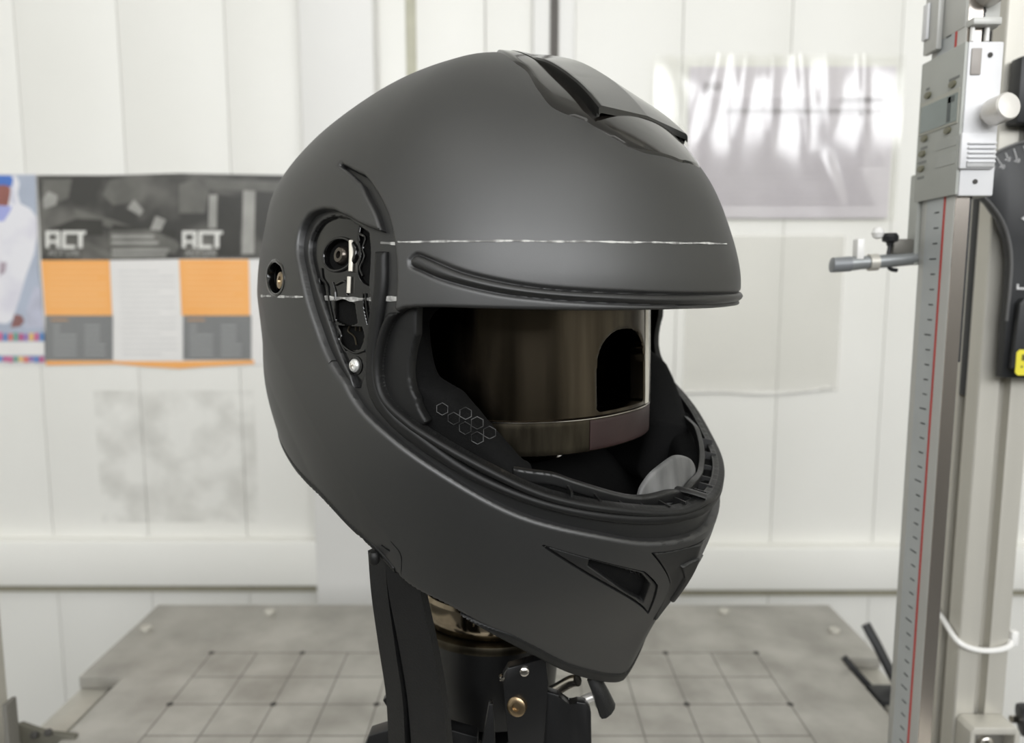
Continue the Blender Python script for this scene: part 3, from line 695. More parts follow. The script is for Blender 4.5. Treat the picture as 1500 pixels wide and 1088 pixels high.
def sdist(poly, U, V):
    """signed distance to a closed outline, positive inside"""
    d = np.full(U.shape, 1e9); ins = np.zeros(U.shape, bool)
    N = len(poly)
    for i in range(N):
        a, b = poly[i], poly[(i + 1) % N]; e = b - a; L = e @ e
        if L < 1e-16: continue
        t = np.clip(((U - a[0]) * e[0] + (V - a[1]) * e[1]) / L, 0, 1)
        d = np.minimum(d, (U - a[0] - t * e[0]) ** 2 + (V - a[1] - t * e[1]) ** 2)
        c = (a[1] > V) != (b[1] > V)
        with np.errstate(divide='ignore', invalid='ignore'):
            xi = a[0] + (V - a[1]) * e[0] / (e[1] if abs(e[1]) > 1e-15 else 1e-15)
        ins ^= c & (U < xi)
    d = np.sqrt(d)
    return np.where(ins, d, -d)
def inside(poly): return lambda A, Z: sdist(poly, np.abs(A) * RR, Z)
def piece(surf, name, material, parent, field, a_rng, z_arr, off=0.0, thick=.004, er=0.0, da=None, inner_er=0.0, smooth=40, lift=0.0):
    """part of a surface where field(a, z) > 0, with thickness, side walls and rounded edges"""
    if da is None: a_arr = np.asarray(a_rng, float)
    else: a_arr = np.linspace(a_rng[0], a_rng[1], max(4, int(round(abs(a_rng[1] - a_rng[0]) / da))) + 1)
    z_arr = np.asarray(z_arr, float)
    A, Z = np.meshgrid(a_arr, z_arr); f = field(A, Z)
    nz_, nc = A.shape
    idx = -np.ones(A.shape, int); m = f > 0; idx[m] = np.arange(m.sum())
    pa = list(A[m]); pz = list(Z[m]); pf = list(f[m]); faces = []; cut = {}
    def cross(p, q):
        k = (p, q) if p < q else (q, p)
        if k not in cut:
            f0, f1 = f[p], f[q]; t = f0 / (f0 - f1)
            cut[k] = len(pa)
            pa.append(A[p] + (A[q] - A[p]) * t); pz.append(Z[p] + (Z[q] - Z[p]) * t); pf.append(0.0)
        return cut[k]
    cnt = m[:-1, :-1].astype(int) + m[1:, :-1] + m[:-1, 1:] + m[1:, 1:]
    fj, fi = np.where(cnt == 4)
    quads = np.stack([idx[fj, fi], idx[fj, fi + 1], idx[fj + 1, fi + 1], idx[fj + 1, fi]], -1).tolist()
    for j, i in zip(*np.where((cnt > 0) & (cnt < 4))):
        c = [(j, i), (j, i + 1), (j + 1, i + 1), (j + 1, i)]; poly = []
        for k in range(4):
            p, q = c[k], c[(k + 1) % 4]
            if m[p]: poly.append(int(idx[p]))
            if m[p] != m[q]: poly.append(cross(p, q))
        poly = [v for k, v in enumerate(poly) if v != poly[k - 1]]
        if len(poly) >= 3: quads.append(poly)
    pa = np.array(pa); pz = np.array(pz); pf = np.array(pf)
    if len(pa) == 0: raise RuntimeError('empty piece ' + name)
    P = surf.pt(pa, pz); N = surf.nrm(P)
    o_ = off(pa, pz) if callable(off) else np.full(len(pa), off)
    drop = np.zeros(len(pa))
    if er:
        q = np.clip(er - pf, 0, er); drop = er - np.sqrt(np.maximum(er * er - q * q, 0))
    inn = o_ - thick
    if inner_er:
        q = np.clip(inner_er - pf, 0, inner_er); inn = inn + (inner_er - np.sqrt(np.maximum(inner_er ** 2 - q * q, 0)))
    outp = P + N * np.maximum(o_ - drop, inn + 1e-5)[:, None]; inp = P + N * inn[:, None]
    n = len(pa); V = np.concatenate([outp, inp]); V[:, 2] += lift
    F = [tuple(q) for q in quads] + [tuple(v + n for v in q[::-1]) for q in quads]
    ed = {}
    for q in quads:
        for k in range(len(q)):
            a, b = q[k - 1], q[k]; key = (min(a, b), max(a, b))
            ed[key] = None if key in ed else (a, b)
    for e in ed.values():
        if e: F.append((e[1], e[0], e[0] + n, e[1] + n))
    return from_data(name, V, F, material, parent, smooth, True, 1e-6)
def adeg(*seg):
    """angle samples from (end angle, step) runs, mirrored to both sides"""
    out = [0.0]
    for end, st in seg:
        n = max(1, int(round((end - out[-1]) / st))); out += list(np.linspace(out[-1], end, n + 1)[1:])
    r = np.radians(out); return np.concatenate([-r[:0:-1], r])
def zruns(z0, *seg):
    out = [z0]
    for end, st in seg:
        n = max(1, int(round((end - out[-1]) / st))); out += list(np.linspace(out[-1], end, n + 1)[1:])
    return np.array(out)
def zlin(z0, z1, dz): return np.linspace(z0, z1, max(3, int(round((z1 - z0) / dz)) + 1))

# ------------------------------------------------------------------ helmet form (measured sections) and outlines on it: (degrees from the front, millimetres above eye level)
SHELL = dict(cx=0.00489, cy=0.42373, xm=-0.005, z0=-0.02, zt=0.1232, F0=0.12286, pF=1.67418, B0=0.17034, pB=2.19821, W0=0.121, pW=2.1, zk=[-0.06, -0.1, -0.14, -0.18, -0.215], Fk=[0.12531, 0.12375, 0.11476, 0.09174, 0.07608], Bk=[0.16735, 0.14833, 0.14033, 0.13233, 0.12833], Wk=[0.122, 0.118, 0.11, 0.099, 0.086], dB=[0.0, 0.00139, 0.00429, 0.01326, 0.00627, -0.00499, 0.0], dF=[0.0, 0.00441, 0.00662, 0.00904, 0.0068, 0.00172, 0.0], nf=[1.55, 1.85, 2.12, 2.1], nb=[2.2, 2.2, 2.2, 2.2])
TRACE = {
    'opening': [[(-9.0,-11.6),(0.0,-11.6),(12.36,-11.41),(34.37,-11.25),(51.52,-10.55),(65.37,-9.87),(71.91,-10.02)],[(71.91,-10.02),(75.2,-11.28),(78.32,-17.27),(80.47,-28.15),(80.91,-40.21),(78.81,-50.46),(72.26,-60.57)],[(72.26,-60.57),(58.09,-76.35),(44.81,-89.96),(30.48,-98.23),(11.57,-105.44),(0.0,-105.2),(-9.0,-105.4)]],
    'channel': [[(94.25,34.47),(97.41,35.51),(101.24,33.36),(103.19,26.37),(102.89,16.65),(100.59,4.93),(97.17,-14.51),(93.0,-34.4),(86.28,-53.46),(77.22,-67.05),(66.53,-80.5),(50.17,-99.48),(33.14,-110.98),(19.15,-118.52),(0.0,-121.8),(-9.0,-121.3)],[(-9.0,-60.0),(57.94,-52.47),(72.76,-18.71)],[(72.76,-18.71),(76.51,-10.74)],[(76.51,-10.74),(76.34,-1.45),(76.81,10.15),(78.22,21.9),(80.88,32.54),(85.9,43.32),(90.92,50.8),(96.11,57.28)],[(96.11,57.28),(96.43,56.39)],[(96.43,56.39),(92.47,50.72),(87.74,40.52),(83.62,31.35),(81.13,22.72)],[(81.13,22.72),(87.67,26.96),(90.87,30.56),(94.25,34.47)]],
    'gasket': [[(83.16,14.54),(82.85,-1.48),(84.17,-19.46),(84.73,-34.69),(84.16,-45.3),(81.48,-55.55),(73.94,-68.23),(58.21,-86.58),(40.6,-100.87),(19.75,-110.63),(0.0,-113.5),(-9.0,-113.2)],[(-9.0,-108.4),(0.0,-108.6),(21.94,-104.47),(42.06,-95.24),(58.15,-81.28),(70.45,-64.83),(76.76,-56.18),(80.48,-46.21),(81.6,-34.28),(80.74,-19.21),(79.66,-1.46),(80.05,14.37)],[(80.05,14.37),(83.16,14.54)]],
    'lip': [[(73.24,9.75),(72.33,11.45),(70.63,11.4),(61.9,4.47),(51.67,-0.28),(41.54,-2.78),(26.8,-4.28),(12.57,-4.94),(0.0,-5.0),(-9.0,-5.0)],[(-9.0,-9.9),(0.0,-9.9),(18.13,-9.1),(34.47,-7.58),(44.94,-6.1),(55.02,-3.61),(65.41,1.41),(71.27,5.99),(72.88,7.45),(73.24,9.75)]],
    'pivot': [[(96.0,33.25),(99.32,30.66),(101.23,24.07),(101.25,16.48),(98.89,4.22),(95.69,-11.49),(92.56,-29.22),(88.76,-47.74)],[(88.76,-47.74),(86.69,-47.01)],[(86.69,-47.01),(84.99,-32.29),(83.79,-12.53)],[(83.79,-12.53),(84.9,-0.6),(84.95,6.27),(85.22,14.96),(86.32,23.48)],[(86.32,23.48),(89.93,27.55),(92.51,31.55),(96.0,33.25)]],
    'pivot_cavity': [[(90.22,28.55),(86.19,24.07)],[(86.19,24.07),(85.03,14.95),(84.94,5.97),(85.64,-0.6)],[(85.64,-0.6),(87.97,1.51),(89.32,6.09),(88.83,13.67),(90.01,21.41),(90.22,28.55)]],
    'pivot_hole': [[(93.84,-8.19),(91.75,-6.83),(89.82,-9.18)],[(89.82,-9.18),(89.1,-17.73)],[(89.1,-17.73),(91.22,-19.24),(93.73,-17.36)],[(93.73,-17.36),(93.84,-8.19)]],
    'fork': [[(92.97,-19.79),(87.76,-19.76)],[(87.76,-19.76),(87.2,-24.3),(88.35,-29.36)],[(88.35,-29.36),(91.55,-30.9)],[(91.55,-30.9),(93.01,-26.14),(92.97,-19.79)]],
    'side_slit': [[(87.45,-3.93),(85.84,-11.12)],[(85.84,-11.12),(86.05,-19.01)],[(86.05,-19.01),(87.18,-10.58),(87.45,-3.93)]],
    'left_slit': [[(98.44,3.56),(96.77,0.32)],[(96.77,0.32),(96.04,-9.59)],[(96.04,-9.59),(97.41,-4.83),(98.44,3.56)]],
    'rear_hole': [[(111.3,11.91),(107.91,8.93),(106.57,3.75),(106.85,-2.39),(109.32,-5.9),(113.12,-4.61),(115.79,1.08),(115.99,7.57),(113.65,11.37),(111.3,11.91)]],
    'vent': [[(46.56,-112.37),(36.41,-120.67),(20.53,-133.32)],[(20.53,-133.32),(14.26,-144.01)],[(14.26,-144.01),(9.48,-166.0)],[(9.48,-166.0),(30.58,-137.45),(41.5,-120.97),(46.56,-112.37)]],
    'vent_hole': [[(35.11,-123.04),(21.33,-134.54)],[(21.33,-134.54),(17.14,-142.64)],[(17.14,-142.64),(15.91,-154.69)],[(15.91,-154.69),(24.61,-143.84),(35.27,-126.2)],[(35.27,-126.2),(35.11,-123.04)]],
    'chin_badge': [[(20.11,-123.16),(13.05,-124.96),(0.0,-126.5),(-9.0,-126.5)],[(-9.0,-174.0),(0.0,-174.0),(2.0,-173.0)],[(2.0,-173.0),(8.81,-146.42)],[(8.81,-146.42),(20.11,-123.16)]],
    'chin_fin': [[(7.44,-136.26),(0.0,-134.0),(-9.0,-134.0)],[(-9.0,-160.0),(0.0,-160.0),(2.0,-159.0)],[(2.0,-159.0),(2.67,-145.04)],[(2.67,-145.04),(7.44,-136.26)]],
    'seam': [[(78.89,-117.54),(76.34,-124.81),(77.78,-138.91)],[(77.78,-138.91),(78.39,-138.43)],[(78.39,-138.43),(76.91,-125.35),(79.36,-118.43)],[(79.36,-118.43),(78.89,-117.54)]],
    'seam_notch': [[(82.46,-121.04),(79.67,-122.81)],[(79.67,-122.81),(79.95,-123.98)],[(79.95,-123.98),(82.73,-121.85)],[(82.73,-121.85),(82.46,-121.04)]],
    'chin_region': [[(77.91,-140.49),(76.72,-124.95),(79.12,-117.99)],[(79.12,-117.99),(83.82,-107.22),(91.64,-88.47),(95.21,-66.25),(94.93,-46.48),(92.11,-34.19)],[(92.11,-34.19),(60.0,-40.0),(-9.0,-40.0)],[(-9.0,-260.0),(60.0,-260.0),(77.91,-140.49)]],
    'rim': [[(180.0,-84.0),(150.0,-86.0),(126.0,-90.69),(111.33,-99.88),(99.87,-108.27),(91.04,-120.29),(83.56,-127.61),(75.09,-140.16),(64.63,-149.36),(54.22,-162.35),(42.76,-177.71),(31.76,-192.75),(19.0,-204.5),(8.0,-211.0),(0.0,-213.0)]],
    'crease': [[(150.0,-2.0),(121.89,-9.35),(115.46,-25.32),(105.91,-43.57),(98.08,-65.78),(91.64,-88.47),(83.82,-107.22),(78.78,-118.57),(76.97,-138.61)]],
    'guard': [[(53.44,-81.01),(47.8,-82.83),(42.09,-84.65),(36.02,-89.4),(21.36,-99.22),(8.0,-100.0),(0.0,-102.0),(-9.0,-100.0)],[(-9.0,-122.0),(40.0,-116.0),(56.27,-85.65)],[(56.27,-85.65),(53.44,-81.01)]],
    'tongue': [[(17.86,-98.12),(15.23,-94.01),(11.54,-89.58),(5.68,-87.88),(-2.96,-92.0),(-20.64,-104.12),(-19.32,-111.17)],[(-19.32,-111.17),(-19.0,-117.34),(-0.01,-112.86),(13.21,-104.73),(17.86,-98.12)]],
    'chalk_upper': [[(85.33,18.87),(76.78,17.71),(67.26,17.27),(58.54,17.3),(44.56,17.09),(29.74,17.17),(11.0,17.78),(-8.28,19.2)]],
    'chalk_lower': [[(124.01,-6.81),(107.98,-6.54),(99.14,-6.52),(90.2,-6.75),(77.56,-6.4)]],
    'screw_rear': [[(109.98,1.74)]],
    'boss': [[(93.68,14.44)]],
    'white_screw': [[(89.27,-37.24)]],
    'lever': [[(91.04,20.67),(90.6,13.21),(90.45,6.14),(90.62,3.69),(90.58,-4.0)]],
    'arm_marks': [[(73.91,-62.92),(61.58,-75.82)]],
    'hex_near': [[(67.77,-55.32),(64.97,-59.65),(62.27,-64.04),(59.47,-68.46)]],
}

def shell_fn(z):
    s = SHELL; z = np.asarray(z, float)
    up = np.clip((z - s['z0']) / (s['zt'] - s['z0']), 0, 1)
    dome = lambda A, p: A * np.maximum(1 - up ** p, 0) ** (1 / p)
    DZ = [-.02, .005, .03, .055, .08, .1, .12]
    dB = hermite(z, DZ, s['dB'], 0, 0); dF = hermite(z, DZ, s['dF'], 0, 0)
    zz = np.array([s['z0']] + s['zk'])[::-1]
    low = lambda v0, vk: hermite(z, zz, np.array([v0] + vk)[::-1], None, 0)
    hi = z > s['z0']
    F = np.where(hi, dome(s['F0'], s['pF']) + dF, low(s['F0'], s['Fk']))
    B = np.where(hi, dome(s['B0'], s['pB']) + dB, low(s['B0'], s['Bk']))
    W = np.where(hi, dome(s['W0'], s['pW']), low(s['W0'], s['Wk']))
    nf = hermite(z, [-.215, -.12, -.02, .1], s['nf'], 0, 0); nb = np.full(z.shape, 2.2)
    return F, B, W, nf, nb
SH = Surf(shell_fn, SHELL['xm'])
HX, HY, HA = SHELL['cx'], SHELL['cy'], -math.radians(40)
OUT = {k: outline(v) for k, v in TRACE.items() if k not in ('rim', 'crease', 'screw_rear', 'boss', 'white_screw', 'lever', 'chalk_upper', 'chalk_lower', 'hex_near', 'arm_marks')}
_rim = np.array(catmull(sorted(TRACE['rim'][0]), 6)); RIM_A, RIM_Z = np.radians(_rim[:, 0]), _rim[:, 1] / 1000
def rim_z(A): return np.interp(np.abs(A), RIM_A, RIM_Z)
def above_rim(A, Z): return (Z - rim_z(A)) * .82
_cr = np.array(catmull(TRACE['crease'][0], 6)); CR_A, CR_Z = np.radians(_cr[:, 0]) * RR, _cr[:, 1] / 1000
def behind_crease(A, Z):
    """distance behind (below and to the rear of) the lower side crease"""
    U = np.abs(A) * RR; d = np.full(U.shape, 1e9)
    for i in range(len(CR_A) - 1):
        a = np.array((CR_A[i], CR_Z[i])); e = np.array((CR_A[i + 1], CR_Z[i + 1])) - a
        t = np.clip(((U - a[0]) * e[0] + (Z - a[1]) * e[1]) / (e @ e), 0, 1)
        d = np.minimum(d, (U - a[0] - t * e[0]) ** 2 + (Z - a[1] - t * e[1]) ** 2)
    o = np.argsort(CR_Z); lim = np.interp(Z, CR_Z[o], CR_A[o])
    return np.where((U > lim) & (Z < CR_Z.max()), np.sqrt(d), 0)
def shell_off(A, Z):
    d = behind_crease(A, Z)
    return -np.minimum(.09 * d, .0025)
opening, channel, pivot, lip = inside(OUT['opening']), inside(OUT['channel']), inside(OUT['pivot']), inside(OUT['lip'])
chin_reg = inside(OUT['chin_region'])
PI = math.pi
LIFT = .225
def settle(root, base):
    """move the origin of a finished thing down to its base"""
    seen = set()
    def rec(o):
        for c in o.children:
            if c.type == 'MESH' and c.data.name not in seen:
                seen.add(c.data.name); c.data.transform(Matrix.Translation((0, 0, base)))
            rec(c)
    rec(root); root.location.z -= base

# ------------------------------------------------------------------ helmet
hel = thing('motorcycle_helmet', 'matte charcoal flip-front motorcycle helmet without its visor on a test headform', 'helmet', (HX, HY, EYE), HA)
ZT = SHELL['zt']
z_up = ZT - (ZT + .02) * (np.linspace(.02, 1, 96) ** 2)
z_shell = np.concatenate([zruns(-.216, (-.125, .0022), (-.02, .0011)), zruns(-.02, (-.0125, .0009), (.0145, .0005), (.062, .0008))[1:], z_up[::-1][z_up[::-1] > .0628]])
vents = lambda A, Z: np.maximum(inside(OUT['vent'])(A, Z), inside(OUT['chin_badge'])(A, Z))
def solid(A, Z): return np.minimum.reduce([above_rim(A, Z), -opening(A, Z), -channel(A, Z)])
def f_shell(A, Z): return np.minimum.reduce([solid(A, Z), -chin_reg(A, Z), -inside(OUT['rear_hole'])(A, Z), -inside(OUT['seam_notch'])(A, Z)])
def f_chin(A, Z): return np.minimum.reduce([solid(A, Z), chin_reg(A, Z), -inside(OUT['seam'])(A, Z), -vents(A, Z)])
def rounded(A, Z, r=.0014):
    f = np.minimum.reduce([-opening(A, Z), -channel(A, Z), above_rim(A, Z)]); q = np.clip(r - f, 0, r)
    g_ = np.abs(lip(A, Z)) if np.ndim(A) else 0
    return shell_off(A, Z) - (r - np.sqrt(np.maximum(r * r - q * q, 0))) - .0011 * np.exp(-(g_ / .0009) ** 2)
shell = piece(SH, 'outer_shell', M_SHELL, hel, f_shell, adeg((68, .8), (104, .3), (120, .7), (180, 1.25)), z_shell, rounded, .0045, 0, None, smooth=50)
# crown cap closes the small hole left at the pole
cv, cf = [], []
ring = SH.pt(np.linspace(-PI, PI, 49)[:-1], np.full(48, z_up[0]))
cv = [tuple(p) for p in ring] + [(SH.xm, 0, ZT)]; cf = [(i, (i + 1) % 48, 48) for i in range(48)]
from_data('crown_cap', cv, cf, M_SHELL, hel, 60)
chin = piece(SH, 'chin_bar', M_SHELL, hel, f_chin, (-1.72, 1.72), zlin(-.216, -.03, .0012), rounded, .0045, 0, math.radians(.6), smooth=50)
floor_f = lambda A, Z: np.minimum.reduce([channel(A, Z) + .0025, -opening(A, Z), -pivot(A, Z), Z + .128])
piece(SH, 'visor_channel', M_TRIM, hel, floor_f, adeg((70, .6), (107, .2)), zlin(-.128, .064, .0008), -.0040, .004, .0006, None)
def trim_f(A, Z):
    d = opening(A, Z); return np.minimum.reduce([-d, d + .0036, channel(A, Z), -.0125 - Z])
piece(SH, 'eyeport_trim', M_RUBBER, hel, trim_f, (-1.5, 1.5), zlin(-.113, -.012, .0006), -.0012, .006, .0017, math.radians(.3))
piece(SH, 'visor_gasket', M_RUBBER, hel, inside(OUT['gasket']), (-1.55, 1.55), zlin(-.118, .018, .0006), -.0010, .004, .0024, math.radians(.3))
piece(SH, 'brim_lip', M_TRIM, hel, lip, (-1.32, 1.32), zlin(-.0105, .013, .0004), .0014, .0035, .0026, math.radians(.35))
trimband = lambda A, Z: np.minimum.reduce([Z - rim_z(A) + .0015, rim_z(A) - .001 + .0062 * np.clip((1.1 - np.abs(A)) / .25, 0, 1) - Z, 1.09 - np.abs(A)])
piece(SH, 'neck_edging', M_RUBBER, hel, trimband, (-1.1, 1.1), zlin(-.2165, -.12, .0009), .0008, .0062, .0016, math.radians(.5))
trimband2 = lambda A, Z: np.minimum.reduce([Z - rim_z(A) + .001, rim_z(A) + .003 - Z, np.abs(A) - 1.38])
for s in (1, -1):
    piece(SH, 'neck_edging', M_RUBBER, hel, trimband2, (1.36, PI) if s > 0 else (-PI, -1.36), zlin(-.15, -.08, .0009), lambda A, Z: shell_off(A, Z) + .0004, .006, .001, math.radians(.6))
# inner foam liner
liner_f = lambda A, Z: np.minimum.reduce([-opening(A, Z) - .004, Z - rim_z(A) - .004])
piece(SH, 'foam_liner', M_LINER, hel, liner_f, (-PI, PI), np.linspace(-.2, .114, 110), -.0085, .016, 0, math.radians(2), inner_er=.008)
# cheek pads
for s in (1, -1):
    pad = lambda A, Z: np.minimum.reduce([-opening(A, Z) + .016 * np.clip((-.018 - Z) / .03, 0, 1) * np.clip((np.abs(A) - .86) / .3, 0, 1), (np.abs(A) - math.radians(47)) * .1, (math.radians(116) - np.abs(A)) * .1, Z + .13, .03 - Z, Z - rim_z(A) - .006])
    cp = piece(SH, 'cheek_pad', M_FABRIC, hel, pad, (.80, 2.04) if s > 0 else (-2.04, -.80), zlin(-.13, .03, .0012), -.0125, .026, .007, math.radians(.7), inner_er=.01)
    hx_ = .0030
    cells = ([(a_, z_, -.0121) for a_, z_ in TRACE['hex_near'][0]] + [(a_ - 2.8, z_ + 2.7, -.0121) for a_, z_ in TRACE['hex_near'][0][1:]] if s > 0 else [(60, -66, -.0390), (57, -71, -.0390), (63, -71, -.0390), (60, -76, -.0390), (54, -76, -.0390), (66, -66, -.0390)])
    for a_, z_, o_ in cells:
        h = [SH.frame(s * (math.radians(a_) + hx_ / .11 * math.cos(t)), z_ / 1000 + hx_ * math.sin(t), o_)[0] for t in np.linspace(PI / 6, 2 * PI + PI / 6, 7)[:-1]]
        tube('hexagon_print', h, .0002, M_HEX, cp, 4, True, 1)
# skirt of black cloth closing the underside between the rim and the neck
ka = np.linspace(-PI, PI, 97)[:-1]; kv, kf = [], []
for t_ in (0, .35, .7, 1):
    for dz_ in (0,):
        zo = rim_z(ka) + .006; Po = SH.pt(ka, zo); Po = Po - SH.nrm(Po) * .007
        Pi = np.stack([-.022 + .0435 * np.cos(ka), -.0435 * np.sin(ka), np.full(96, -.100)], -1)
        kv += [tuple(p) for p in Po * (1 - t_) + Pi * t_ + np.array([0, 0, .012 * math.sin(PI * t_)])]
kf = [(j * 96 + i, j * 96 + (i + 1) % 96, (j + 1) * 96 + (i + 1) % 96, (j + 1) * 96 + i) for j in range(3) for i in range(96)]
sk = from_data('neck_skirt', kv, kf, M_FABRIC, hel, 60)
_so = sk.modifiers.new('thickness', 'SOLIDIFY'); _so.thickness = .002
# chin liner and slotted breath guard
chl = lambda A, Z: np.minimum.reduce([-opening(A, Z) - .003, Z - rim_z(A) - .004, 1.0 - np.abs(A)])
piece(SH, 'chin_liner', M_LINER, hel, chl, (-1.0, 1.0), zlin(-.21, -.06, .002), -.0055, .008, 0, math.radians(1.2), inner_er=.003)
_gt = np.array(sorted(catmull(TRACE['guard'][0], 6), key=lambda p: p[0])); GA, GZ = np.radians(_gt[:, 0]), _gt[:, 1] / 1000 - .0014
guard_f = lambda A, Z: np.minimum.reduce([(np.interp(np.abs(A), GA, GZ) - Z) * .9, (Z - np.interp(np.abs(A), GA, GZ) + .0062) * .9, (.90 - np.abs(A)) * .1])
guard = piece(SH, 'breath_guard', M_TRIM, hel, guard_f, (-.95, .95), zlin(-.112, -.07, .0006), -.0125, .003, .001, math.radians(.5))
_ro = np.array(catmull(TRACE['opening'][1], 8)); _ro = _ro[np.argsort(_ro[:, 1])]
def rear_edge(Z): return np.where(Z > -.0221, np.radians(np.interp(-22.1, _ro[:, 1], _ro[:, 0])), np.interp(Z, _ro[:, 1] / 1000, np.radians(_ro[:, 0])))
def frame_f(A, Z):
    a0 = rear_edge(Z); w = .115 * np.clip((Z + .066) / .016, 0, 1)
    return np.minimum.reduce([(np.abs(A) - a0 + w) * RR, (a0 + .05 - np.abs(A)) * RR, -.008 - Z, Z + .062])
for s in (1, -1):
    piece(SH, 'eyeport_frame', M_RUBBER, hel, frame_f, (1.05, 1.5) if s > 0 else (-1.5, -1.05), zlin(-.064, -.007, .0009), -.0060, .005, .0012, math.radians(.4))
for k in range(-6, 7):
    a = math.radians(6.5 * k)
    zb = float(np.interp(abs(math.degrees(a)), [0, 20, 40], [-.107, -.103, -.095]))
    zb = float(np.interp(abs(a), GA, GZ)) - .0035
    c, n = SH.frame(a, zb, -.009)
    t = Vector((0, 0, 1)).cross(n).normalized()
    Mx = Matrix((t, n, t.cross(n))).transposed().to_4x4(); Mx.translation = c
    bm = bmesh.new(); bm_box(bm, -.0005, .0005, -.0035, .0035, -.0005, .008, 0, Mx)
    finish(bm, 'guard_rib', M_TRIM, guard)
tong = outline([[(-19, -106), (-18, -99.5), (-11, -91.5), (0, -86.5), (11, -91), (16.5, -97.5), (18.5, -103)], [(18.5, -103), (9, -110), (0, -112), (-11, -110), (-19, -106)]])
piece(SH, 'chin_deflector', M_SCUFF, hel, lambda A, Z: sdist(tong, A * RR, Z), (-.32, .32), zlin(-.114, -.085, .0006), lambda A, Z: -.0150 - (Z + .108) * .22, .002, .0012, math.radians(.4))
tube('deflector_clip', [SH.frame(math.radians(-2), -.1045, -.003)[0], SH.frame(math.radians(0), -.1035, -.010)[0], SH.frame(math.radians(2), -.1035, -.018)[0]], .0032, M_TRIM, hel, 8, flat=.5)

M_NUT = mat('dark_blued_steel', srgb(96, 90, 84), .22, metal=.9, var=.1)
# ---- visor pivot mechanisms, one per side
def disc(surf, name, a, z, off, prof, m, parent, n=28, tilt=None):
    c, nn = surf.frame(a, z, off)
    return lathe(name, prof, m, parent, axis_matrix(c, nn), n)
bossA, bossZ = math.radians(TRACE['boss'][0][0][0]), TRACE['boss'][0][0][1] / 1000
wsA, wsZ = math.radians(TRACE['white_screw'][0][0][0]), TRACE['white_screw'][0][0][1] / 1000
def hole_disc(A, Z): return .0074 - np.hypot((np.abs(A) - bossA) * RR, Z - bossZ)
def plate_f(A, Z):
    cuts = np.maximum.reduce([inside(OUT[k])(A, Z) for k in ('pivot_cavity', 'pivot_hole', 'fork', 'side_slit', 'left_slit')] + [hole_disc(A, Z)])
    return np.minimum(pivot(A, Z) + .0015, -cuts)
def strip(surf, name, pts, w, h, off, m, parent, s=1):
    P = [surf.frame(s * math.radians(a), z / 1000, off)[0] for a, z in pts]
    return tube(name, P, w, m, parent, 8, sub=4, flat=h)
